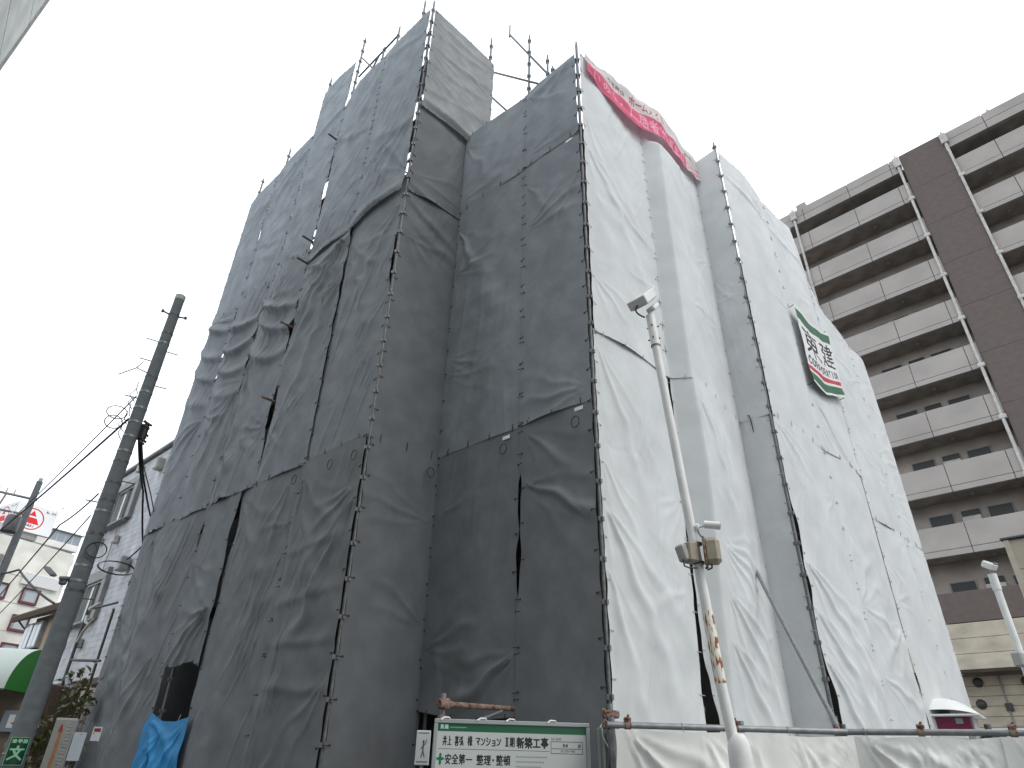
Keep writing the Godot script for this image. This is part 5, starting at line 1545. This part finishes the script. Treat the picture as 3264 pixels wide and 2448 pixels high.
	tube(st, [Vector3(1.69, 2.99, -5.27), Vector3(1.685, 2.95, -5.27), Vector3(1.66, 2.94, -5.29), Vector3(1.645, 2.96, -5.31)], 0.008, 0.008, 6)
	tube(st, [Vector3(1.62, 3.27, -5.32), Vector3(1.64, 3.22, -5.30), Vector3(1.665, 3.19, -5.29)], 0.006, 0.006, 6)
	put(t, "lead", st, M.dark_plastic).set_meta("kind", "stuff")
	st = tool()
	for yy in [3.16, 3.0]:
		tube(st, [Vector3(1.608, yy, -5.363), Vector3(1.607, yy + 0.02, -5.363)], 0.05, 0.05, 18)
	put(t, "clamp_band", st, M.rusty_steel)


# ------------------------------------------------------------------ overhead lines
func cable(label: String, pts: Array, r: float, sag := 0.0) -> void:
	var line := []
	for i in pts.size() - 1:
		var a: Vector3 = pts[i]
		var b: Vector3 = pts[i + 1]
		for k in 10:
			var t := k / 10.0
			line.append(a.lerp(b, t) - Vector3(0, sag * 4.0 * t * (1.0 - t), 0))
	line.append(pts[-1])
	var st := tool()
	tube(st, line, r, r, 6)
	var o := put(self, "cable", st, M.black_cable)
	tag(o, label, "cable", "overhead cables")


func build_cables() -> void:
	var a := Vector3(-7.24, 7.45, -10.80)
	cable("upper of two long cables running down left from the thick pole's middle", [a, Vector3(-17.9, 6.95, -21.4)], 0.013, 0.15)
	cable("heavier lower cable of the long pair leaving the thick pole for the left edge", [Vector3(-7.23, 6.95, -10.80), Vector3(-18.3, 6.3, -21.2)], 0.022, 0.12)
	cable("black cable sloping left from the thick pole across the white balconies", [Vector3(-7.263, 5.45, -10.78), Vector3(-8.6, 5.25, -12.0), Vector3(-16.2, 4.9, -20.7)], 0.015, 0.05)
	cable("thin black cable just below, crossing the cream windows to the left edge", [Vector3(-7.26, 5.05, -10.78), Vector3(-16.0, 4.75, -20.9)], 0.012, 0.08)
	cable("thick kinked cable from the far pole down to the brown eave", [Vector3(-14.74, 5.9, -18.94), Vector3(-13.82, 5.9, -18.38), Vector3(-12.27, 5.15, -17.05), Vector3(-11.2, 4.65, -16.5)], 0.028, 0.02)
	cable("twisted black cable hanging from the thick pole to the house meter", [Vector3(-7.0, 6.6, -10.95), Vector3(-7.35, 6.05, -12.2), Vector3(-8.0, 5.35, -14.0), Vector3(-9.0, 4.95, -15.6)], 0.02, 0.06)
	cable("second twisted cable beside it, ending at the grey meter box", [Vector3(-6.98, 6.62, -10.95), Vector3(-7.3, 6.05, -12.2), Vector3(-8.2, 5.95, -14.6), Vector3(-9.35, 5.6, -15.8)], 0.02, 0.05)
	cable("loose black cable end dangling before the pale grey house wall", [Vector3(-7.02, 6.75, -11.0), Vector3(-7.35, 6.5, -11.9), Vector3(-7.12, 5.95, -12.1), Vector3(-6.97, 5.6, -12.15)], 0.012, 0.0)
	var st := tool()
	for k in 3:
		var pts := []
		for i in 19:
			var u := TAU * i / 18.0
			pts.append(Vector3(-9.5, 5.38, -15.75) + Vector3(0.30 * cos(u) + 0.02 * k, 0.15 * sin(u) - 0.02 * k, 0.05 * k - 0.28 * cos(u)))
		tube(st, pts, 0.007, 0.007, 5, false)
	var o := put(self, "cable_loop", st, M.black_cable)
	tag(o, "coil of slack black cable below the meter box on the grey house", "cable")


# ------------------------------------------------------------------ fence, sign, street items
func build_fence() -> void:
	var pts := [Vector2(0.886, -5.833), Vector2(2.891, -6.066), Vector2(3.822, -5.60), Vector2(5.6, -4.75)]
	var t := thing("sheet_fence", "low pipe fence hung with creased off-white sheets below the white bays", "fence", v3(pts[1], 0))
	var h := 1.815
	for i in 3:
		var a: Vector2 = pts[i]
		var b: Vector2 = pts[i + 1]
		var d := (b - a).normalized()
		pipe(t, "rail", M.galvanised, v3(a - d * (0.05 if i == 0 else 0.0), h), v3(b + d * 0.03, h), 0.0243, true, 14)
		var l := a.distance_to(b)
		var n := maxi(2, int(l / 0.5))
		for k in n:
			var q := v3(a + d * (0.12 + k * (l - 0.2) / n), h)
			# clamp and cord
			var st := tool()
			tube(st, [q - Vector3(d.x, 0, d.y) * 0.022, q + Vector3(d.x, 0, d.y) * 0.022], 0.036, 0.036, 10)
			bx(st, Transform3D(Basis(Vector3.UP, rng.randf()) * Basis(Vector3.BACK, rng.randf_range(-0.5, 0.5)), q + Vector3(0, 0.04, 0.01)), Vector3(0.05, 0.035, 0.05), 0.008)
			tube(st, [q + Vector3(0, 0.05, 0), q + Vector3(0.01, 0.075, 0.02)], 0.009, 0.009, 6)
			if k % 2 == (i % 2):
				put(t, "clamp", st, M.rusty_steel)
			else:
				st = tool()
				tube(st, [q + Vector3(0, 0.028, 0.02), q + Vector3(0.006, -0.03, 0.03), q + Vector3(0.015, -0.09, 0.035)], 0.004, 0.003, 5)
				put(t, "cord", st, M.tan_box)
		for k in [0.0, 0.55, 1.0]:
			var q := a.lerp(b, k) - Vector2(0, 0.06)
			pipe(t, "stake", M.galvanised, v3(q, 0), v3(q, h + 0.06), 0.024, true, 10)
		hang(t, a + Vector2(0, 0.028), d, 0.02, l - 0.01, 0.12, h - 0.03, M.cream_sheet, {"folds": 0.03, "skew": -0.1, "billow": 0.02, "off": 0.03, "step": 0.025, "random_pulls": 0, "pulls": [[0.05, h - 0.04, -42, 30, 0.9, 0.05, 12], [l * 0.35, h - 0.04, -70, 40, 0.7, 0.03, 9], [l * 0.55, h - 0.04, -110, 40, 0.8, 0.03, 9], [l * 0.75, h - 0.04, -90, 50, 0.6, 0.03, 10], [l - 0.05, h - 0.04, -130, 30, 0.8, 0.04, 10]], "top": [Vector2(0, h - 0.03), Vector2(l * 0.25, h - 0.045), Vector2(l * 0.5, h - 0.032), Vector2(l * 0.8, h - 0.05), Vector2(l, h - 0.03)]}, null)
	# loose pipe leaning from the scaffold corner to the fence
	var o := thing("leaning_pipe", "long bare steel pipe leaning from the white bays down to the fence", "pipe", Vector3(2.97, 1.8, -6.34))
	pipe(o, "pipe", M.galvanised, Vector3(3.55, 3.95, -9.15), Vector3(2.965, 1.80, -6.33), 0.0243, true, 14)
	pipe(o, "coupler", M.rusty_steel, Vector3(2.985, 1.87, -6.42), Vector3(2.97, 1.82, -6.36), 0.034, true, 12)


func build_sign() -> void:
	var a := Vector3(-0.571, 1.835, -5.973)
	var b := Vector3(0.732, 1.835, -6.157)
	var x := (b - a).normalized()
	var z := x.cross(Vector3.UP)
	var w := a.distance_to(b)
	var bs := Basis(x, Vector3.UP, z)
	var origin := Vector3(a.x, 0, a.z)
	var t := thing("site_notice_board", "white construction notice board with green header and black lettering", "sign", origin, bs)
	var hgt := 0.95
	var top := 1.835
	# print
	var W := 1280
	var H := 935
	var im := canvas(W, H, Color(0.74, 0.76, 0.75))
	var k := 1280.0 / 1525.0
	im.fill_rect(Rect2i(0, 0, W, int(74 * k)), Color(0.02, 0.36, 0.22))
	var ink := Color(0.07, 0.075, 0.08)
	write(im, "東建", Vector2(24, 10) * k, Vector2(40, 44) * k, 4 * k, 3.0, Color(0.75, 0.85, 0.8))
	for i in 14:
		stroke(im, Vector2(125 + i * 12, 36) * k, Vector2(131 + i * 12, 34 + (i % 3) * 4) * k, 3.0, Color(0.55, 0.72, 0.62))
	var y := 112.0
	write(im, "井上", Vector2(58, y) * k, Vector2(42, 92) * k, 4 * k, 4.0, ink)
	write(im, "喜弘", Vector2(176, y) * k, Vector2(44, 92) * k, 4 * k, 4.0, ink)
	write(im, "様", Vector2(308, y) * k, Vector2(46, 92) * k, 4 * k, 4.0, ink)
	write(im, "マンション", Vector2(386, y) * k, Vector2(49, 92) * k, 4 * k, 4.5, ink)
	write(im, "Ⅱ期", Vector2(680, y) * k, Vector2(50, 92) * k, 4 * k, 4.0, ink)
	write(im, "新築工事", Vector2(804, y) * k, Vector2(78, 98) * k, 5 * k, 6.0, ink)
	stroke(im, Vector2(20, 232) * k, Vector2(1140, 232) * k, 1.6, ink)
	var green := Color(0.05, 0.42, 0.27)
	stroke(im, Vector2(44, 282) * k, Vector2(44, 362) * k, 10, green)
	stroke(im, Vector2(18, 320) * k, Vector2(70, 320) * k, 10, green)
	write(im, "安全第一", Vector2(90, 278) * k, Vector2(64, 90) * k, 5 * k, 4.6, ink)
	write(im, "整理", Vector2(404, 278) * k, Vector2(68, 92) * k, 5 * k, 4.4, ink)
	write(im, "・", Vector2(550, 278) * k, Vector2(40, 92) * k, 0, 6.0, ink)
	write(im, "整頓", Vector2(600, 278) * k, Vector2(68, 92) * k, 5 * k, 4.4, ink)
	for r in 3:
		for i in 22 - r * 2:
			var p := Vector2(800 + i * 14.5, 288 + r * 44) * k
			stroke(im, p, p + Vector2(8, ((i * 7 + r * 3) % 5) * 2 - 4), 2.2, Color(0.45, 0.47, 0.47))
			stroke(im, p + Vector2(3, -7), p + Vector2(3 + (i % 3), 7), 1.6, Color(0.5, 0.52, 0.52))
	write(im, "03-3339", Vector2(1160, 108) * k, Vector2(14, 22) * k, 1, 1.8, Color(0.4, 0.42, 0.42))
	for e in [[1158, 142, 1486, 142], [1158, 250, 1486, 250], [1158, 142, 1158, 250], [1486, 142, 1486, 250], [1170, 206, 1474, 206]]:
		stroke(im, Vector2(e[0], e[1]) * k, Vector2(e[2], e[3]) * k, 2.4, Color(0.2, 0.2, 0.2))
	write(im, "東建", Vector2(1280, 162) * k, Vector2(24, 30) * k, 4, 2.0, Color(0.25, 0.26, 0.27))
	write(im, "店", Vector2(1440, 160) * k, Vector2(30, 34) * k, 4, 2.4, Color(0.25, 0.26, 0.27))
	write(im, "03-3339-9903", Vector2(1260, 216) * k, Vector2(10, 22) * k, 2, 1.6, Color(0.35, 0.36, 0.37))
	for e in [[10, 410, 360, 410], [10, 410, 10, 900], [360, 410, 360, 900], [372, 410, 740, 410], [372, 410, 372, 900], [740, 410, 740, 900], [752, 410, 1150, 410], [752, 410, 752, 900]]:
		stroke(im, Vector2(e[0], e[1]) * k, Vector2(e[2], e[3]) * k, 2.0, Color(0.2, 0.2, 0.2))
	write(im, "建設業の許可票", Vector2(52, 428) * k, Vector2(33, 50) * k, 5 * k, 2.6, ink)
	write(im, "工事安全第一", Vector2(400, 432) * k, Vector2(44, 42) * k, 6 * k, 2.4, ink)
	var pm := picture("notice_print", im, 0.35)
	block(t, "backing", M.aluminium, Vector3(w * 0.5, top - hgt * 0.5, -0.022), Vector3(w - 0.02, hgt - 0.02, 0.012))
	var st := tool()
	st.set_smooth_group(-1)
	var m := 0.030
	var c := [Vector3(m, top - hgt + m, -0.013), Vector3(w - m, top - hgt + m, -0.013), Vector3(w - m, top - m, -0.013), Vector3(m, top - m, -0.013)]
	var uv := [Vector2(0, 1), Vector2(1, 1), Vector2(1, 0), Vector2(0, 0)]
	for i in [0, 2, 1, 0, 3, 2]:
		st.set_uv(uv[i])
		st.add_vertex(c[i])
	put(t, "printed_face", st, pm, false)
	for e in [[w * 0.5, top - 0.015, w, 0.032], [w * 0.5, top - hgt + 0.015, w, 0.032]]:
		block(t, "frame_rail", M.aluminium, Vector3(e[0], e[1], -0.015), Vector3(e[2], e[3], 0.034), 0.004)
	for e in [0.015, w - 0.015]:
		block(t, "frame_rail", M.aluminium, Vector3(e, top - hgt * 0.5, -0.015), Vector3(0.032, hgt - 0.066, 0.034), 0.004)
		block(t, "leg", M.aluminium, Vector3(e, 0.5, -0.05), Vector3(0.04, 1.0, 0.03), 0.004)
	for e in [0.06, 0.36, 0.60, 0.95]:
		var cord := tool()
		var q := Vector3(e * w / 1.3 + 0.02, top + 0.006, -0.01)
		tube(cord, [q + Vector3(-0.03, -0.012, 0.015), q + Vector3(0, 0.006, 0.005), q + Vector3(0.04, 0.004, 0.01), q + Vector3(0.05, -0.01, 0.0)], 0.008, 0.006, 7)
		put(t, "tie_cord", cord, M.white_cord, false)
	# folded accordion gate between the board and the corner post
	t = thing("folded_gate", "folded grey steel accordion gate tied beside the notice board", "gate", Vector3(0.80, 0, -6.05), bs)
	for i in 6:
		block(t, "upright", M.aluminium, Vector3(0.0 + i * 0.030, 0.92, -0.02 + 0.03 * (i % 2)), Vector3(0.020, 1.76 - 0.03 * (i % 3), 0.035), 0.004)
	for i in 5:
		var lat := tool()
		bx(lat, Transform3D(Basis(Vector3.BACK, 1.42 if i % 2 else -1.42), Vector3(0.085, 0.4 + i * 0.3, 0.03)), Vector3(0.44, 0.018, 0.006))
		put(t, "lattice_bar", lat, M.aluminium, false)
	var knot := tool()
	tube(knot, [Vector3(0.0, 1.80, 0.03), Vector3(0.03, 1.835, 0.02), Vector3(0.10, 1.835, 0.02)], 0.006, 0.006, 6)
	tube(knot, [Vector3(0.02, 1.82, 0.03), Vector3(0.015, 1.74, 0.04), Vector3(0.06, 1.66, 0.04)], 0.005, 0.004, 6)
	tube(knot, [Vector3(0.03, 1.82, 0.03), Vector3(0.09, 1.76, 0.04), Vector3(0.10, 1.71, 0.04)], 0.004, 0.003, 6)
	put(t, "tie_cord", knot, M.white_cord, false)
	# fence end post with its clamps
	t = thing("clamp_post", "rust-stained steel post with square clamps at the fence's left end", "post", Vector3(0.90, 0, -6.03))
	pipe(t, "tube", M.galvanised, Vector3(0.90, 0, -6.03), Vector3(0.90, 1.98, -6.03), 0.0243, true, 14)
	for e in [[1.90, 0.0], [1.815, 0.08]]:
		var cl := tool()
		bx(cl, Transform3D(Basis(Vector3.UP, 0.3), Vector3(0.90 - e[1] * 0.2, e[0], -6.02 + e[1])), Vector3(0.13, 0.06, 0.09), 0.012)
		tube(cl, [Vector3(0.86, e[0], -5.98 + e[1]), Vector3(0.83, e[0] + 0.035, -5.95 + e[1])], 0.012, 0.012, 8)
		put(t, "clamp", cl, M.rusty_steel)


func build_street_items() -> void:
	# rusty rail behind the notice board
	var t := thing("rusty_rail", "short rusty steel rail on an upright, behind the notice board", "pipe", Vector3(-0.55, 0, -6.62))
	pipe(t, "rail", M.rusty_steel, Vector3(-0.60, 1.985, -6.56), Vector3(0.10, 2.02, -7.58), 0.0255, true, 14)
	pipe(t, "sleeve", M.rusty_steel, Vector3(-0.60, 1.985, -6.56), Vector3(-0.50, 1.99, -6.71), 0.034, true, 14)
	pipe(t, "upright", M.galvanised, Vector3(-0.57, 0, -6.68), Vector3(-0.57, 2.08, -6.68), 0.0243, true, 12)
	pipe(t, "stay", M.galvanised, Vector3(-0.02, 1.98, -7.35), Vector3(-0.45, 1.78, -6.75), 0.017, true, 8)
	var st := tool()
	bx(st, Transform3D(Basis(Vector3.UP, 0.5), Vector3(-0.56, 1.99, -6.64)), Vector3(0.10, 0.09, 0.08), 0.012)
	bx(st, Transform3D(Basis(Vector3.UP, 0.2), Vector3(-0.57, 1.87, -6.66)), Vector3(0.08, 0.06, 0.09), 0.012)
	put(t, "clamp", st, M.rusty_steel)
	# small safety poster
	var im := canvas(160, 320, Color(0.74, 0.76, 0.77))
	var ink := Color(0.12, 0.13, 0.16)
	for e in 5:
		stroke(im, Vector2(22 + e * 26, 22), Vector2(36 + e * 26, 18), 5, ink)
		stroke(im, Vector2(18 + e * 27, 298), Vector2(34 + e * 27, 292), 5, ink)
	for e in [[84, 120, 84, 190, 9], [84, 140, 60, 170, 6], [84, 140, 112, 120, 6], [84, 190, 66, 250, 7], [84, 190, 104, 246, 7], [112, 120, 120, 84, 5], [84, 100, 86, 108, 13]]:
		stroke(im, Vector2(e[0], e[1]), Vector2(e[2], e[3]), e[4], Color(0.30, 0.32, 0.36))
	var pm := picture("poster_print", im)
	var d := Vector3(0.99, 0, -0.1).normalized()
	var bs := Basis(d, Vector3.UP, d.cross(Vector3.UP))
	t = thing("safety_poster", "small upright white poster of a worker, left of the notice board", "poster", Vector3(-0.715, 1.5, -6.55), bs)
	block(t, "board", M.white_plastic, Vector3(0, 0.13, -0.006), Vector3(0.125, 0.27, 0.008), 0.003)
	st = tool()
	st.set_smooth_group(-1)
	var c := [Vector3(-0.058, 0.0, 0.0), Vector3(0.058, 0.0, 0.0), Vector3(0.058, 0.26, 0.0), Vector3(-0.058, 0.26, 0.0)]
	var uv := [Vector2(0, 1), Vector2(1, 1), Vector2(1, 0), Vector2(0, 0)]
	for i in [0, 2, 1, 0, 3, 2]:
		st.set_uv(uv[i])
		st.add_vertex(c[i])
	put(t, "printed_face", st, pm, false)
	block(t, "stake", M.galvanised, Vector3(0.0, -0.7, -0.025), Vector3(0.03, 1.7, 0.02), 0.003)
	# blue tarpaulin under the dark opening
	t = thing("blue_tarp", "bright blue tarpaulin tied low across the dark opening", "tarpaulin", v3(CORNER_A + DIR_L * 4.0, 0))
	hang(t, CORNER_A, DIR_L, 3.30, 4.75, 0.2, 2.0, M.blue_sheet, {"folds": 0.018, "skew": 0.3, "billow": 0.03, "off": 0.10, "step": 0.025, "random_pulls": 2, "top": [Vector2(3.3, 1.98), Vector2(3.7, 1.93), Vector2(4.1, 1.94), Vector2(4.55, 2.06), Vector2(4.75, 1.9)], "pulls": [[1.25, 1.98, -130, 40, 1.0, 0.06, 9], [0.7, 1.85, -60, 35, 0.6, 0.04, 10], [0.05, 1.9, -50, 35, 0.7, 0.03, 10]]})
	st = tool()
	for x in [3.75, 4.52]:
		var q := v3(CORNER_A + DIR_L * x, 1.98)
		tube(st, [q + Vector3(0.02, 0.04, 0.08), q + Vector3(0.04, -0.02, 0.16), q + Vector3(0.06, -0.07, 0.17)], 0.006, 0.004, 5)
	put(t, "tie_cord", st, M.tan_box)
	# narrow striped post board and the two paper notices
	var toward := Vector3(0.517, 0, 0.856)
	var right := Vector3(0.856, 0, -0.517)
	var nb := Basis(right, Vector3.UP, toward)
	im = canvas(160, 420, Color(0.50, 0.51, 0.50))
	for i in 60:
		var yy := 10.0 + (i * 37) % 400
		stroke(im, Vector2(90 + (i * 13) % 30, yy), Vector2(120 + (i * 7) % 34, yy + 2), 1.6, Color(0.40, 0.41, 0.42) if i % 2 else Color(0.60, 0.60, 0.59))
	for i in 40:
		stroke(im, Vector2(60 + sin(i * 1.3) * 2, 66 + i * 9), Vector2(62 + sin(i * 2.1) * 3, 72 + i * 9), 13, Color(0.58, 0.36, 0.20).lerp(Color(0.52, 0.40, 0.30), 0.5 + 0.5 * sin(i * 0.9)))
	stroke(im, Vector2(54, 26), Vector2(46, 48), 8, Color(0.52, 0.18, 0.10))
	stroke(im, Vector2(56, 30), Vector2(66, 50), 8, Color(0.52, 0.18, 0.10))
	pm = picture("striped_board_print", im)
	t = thing("striped_board", "narrow grey board with a worn orange stripe near the left edge", "sign", Vector3(-5.67, 0, -9.42), nb)
	block(t, "board", M.grey_plastic, Vector3(0, 0.95, -0.02), Vector3(0.235, 1.9, 0.03), 0.004)
	st = tool()
	st.set_smooth_group(-1)
	c = [Vector3(-0.112, 0.80, -0.002), Vector3(0.112, 0.80, -0.002), Vector3(0.112, 1.875, -0.002), Vector3(-0.112, 1.875, -0.002)]
	for i in [0, 2, 1, 0, 3, 2]:
		st.set_uv(uv[i])
		st.add_vertex(c[i])
	put(t, "printed_face", st, pm, false)
	t = thing("notice_panel", "dark clear panel on steel stakes carrying two paper notices", "panel", Vector3(-5.14, 0, -9.17), nb)
	var glass := mat("clear_panel", srgb(0.10, 0.11, 0.12), 0.0)
	glass.metallic_specular = 0.2
	glass.transparency = BaseMaterial3D.TRANSPARENCY_ALPHA
	glass.albedo_color.a = 0.12
	block(t, "panel", glass, Vector3(0, 1.2, -0.03), Vector3(0.42, 1.3, 0.006))
	for e in [-0.2, 0.2]:
		pipe(t, "stake", M.galvanised, Vector3(e, 0, -0.04), Vector3(e, 1.88, -0.04), 0.012, false, 8)
	im = canvas(128, 320, Color(0.62, 0.66, 0.69))
	stroke(im, Vector2(60, 24), Vector2(88, 25), 4, Color(0.42, 0.44, 0.46))
	for i in 12:
		stroke(im, Vector2(20, 60 + i * 20), Vector2(104 - (i * 17) % 40, 60 + i * 20), 1.2, Color(0.52, 0.55, 0.58))
	pm = picture("paper_print", im)
	var n := thing("paper_notice", "tall pale paper notice on the clear panel, left of the red one", "notice", Vector3(-5.245, 1.43, -9.085), nb)
	var n1 := tool()
	n1.set_smooth_group(-1)
	c = [Vector3(-0.066, 0.0, 0.004), Vector3(0.066, 0.0, 0.004), Vector3(0.066, 0.305, 0.004), Vector3(-0.066, 0.305, 0.004)]
	for i in [0, 2, 1, 0, 3, 2]:
		n1.set_uv(uv[i])
		n1.add_vertex(c[i])
	put(n, "sheet", n1, pm, false)
	im = canvas(160, 240, Color(0.68, 0.69, 0.70))
	im.fill_rect(Rect2i(22, 26, 118, 62), Color(0.42, 0.14, 0.14))
	im.fill_rect(Rect2i(22, 108, 26, 18), Color(0.2, 0.2, 0.22))
	pm = picture("red_notice_print", im)
	n = thing("paper_notice", "small white paper notice with a dark red heading on the clear panel", "notice", Vector3(-5.098, 1.645, -9.17), nb)
	n1 = tool()
	n1.set_smooth_group(-1)
	c = [Vector3(-0.05, 0.0, 0.004), Vector3(0.05, 0.0, 0.004), Vector3(0.05, 0.157, 0.004), Vector3(-0.05, 0.157, 0.004)]
	for i in [0, 2, 1, 0, 3, 2]:
		n1.set_uv(uv[i])
		n1.add_vertex(c[i])
	put(n, "sheet", n1, pm, false)
	# shrub in front of the house base
	t = thing("shrub", "loose leafy shrub in front of the pale house's base wall", "shrub", Vector3(-7.6, 0, -12.4))
	st = tool()
	var leaves := tool()
	leaves.set_smooth_group(-1)
	var r2 := RandomNumberGenerator.new()
	r2.seed = 12
	for b in 12:
		var base := Vector3(-7.6 + r2.randf_range(-0.12, 0.12), 0.0, -12.4 + r2.randf_range(-0.1, 0.1))
		var tip := Vector3(-7.55 + r2.randf_range(-0.55, 0.45), r2.randf_range(1.5, 2.75), -12.4 + r2.randf_range(-0.35, 0.35))
		var m2 := base.lerp(tip, 0.5) + Vector3(r2.randf_range(-0.15, 0.15), 0.1, r2.randf_range(-0.1, 0.1))
		tube(st, [base, m2, tip], 0.018, 0.005, 6)
		for k in 46:
			var f := r2.randf_range(0.35, 1.02)
			var q := (base.lerp(m2, f * 2.0) if f < 0.5 else m2.lerp(tip, f * 2.0 - 1.0)) + Vector3(r2.randf_range(-0.17, 0.17), r2.randf_range(-0.13, 0.13), r2.randf_range(-0.17, 0.17))
			var rb := Basis.from_euler(Vector3(r2.randf_range(-1, 1), r2.randf_range(0, TAU), r2.randf_range(-0.7, 0.7)))
			var s := r2.randf_range(0.07, 0.13)
			var tint := r2.randf_range(0.6, 1.5)
			leaves.set_color(Color(tint, tint, tint * r2.randf_range(0.7, 1.0)))
			var p0 := q
			var p1 := q + rb * Vector3(-0.45 * s, 0.02, 0.6 * s)
			var p2 := q + rb * Vector3(0, -0.015, 1.5 * s)
			var p3 := q + rb * Vector3(0.45 * s, 0.02, 0.6 * s)
			tri(leaves, p0, p1, p2)
			tri(leaves, p0, p2, p3)
	put(t, "stem", st, M.stem)
	put(t, "foliage", leaves, M.leaf)
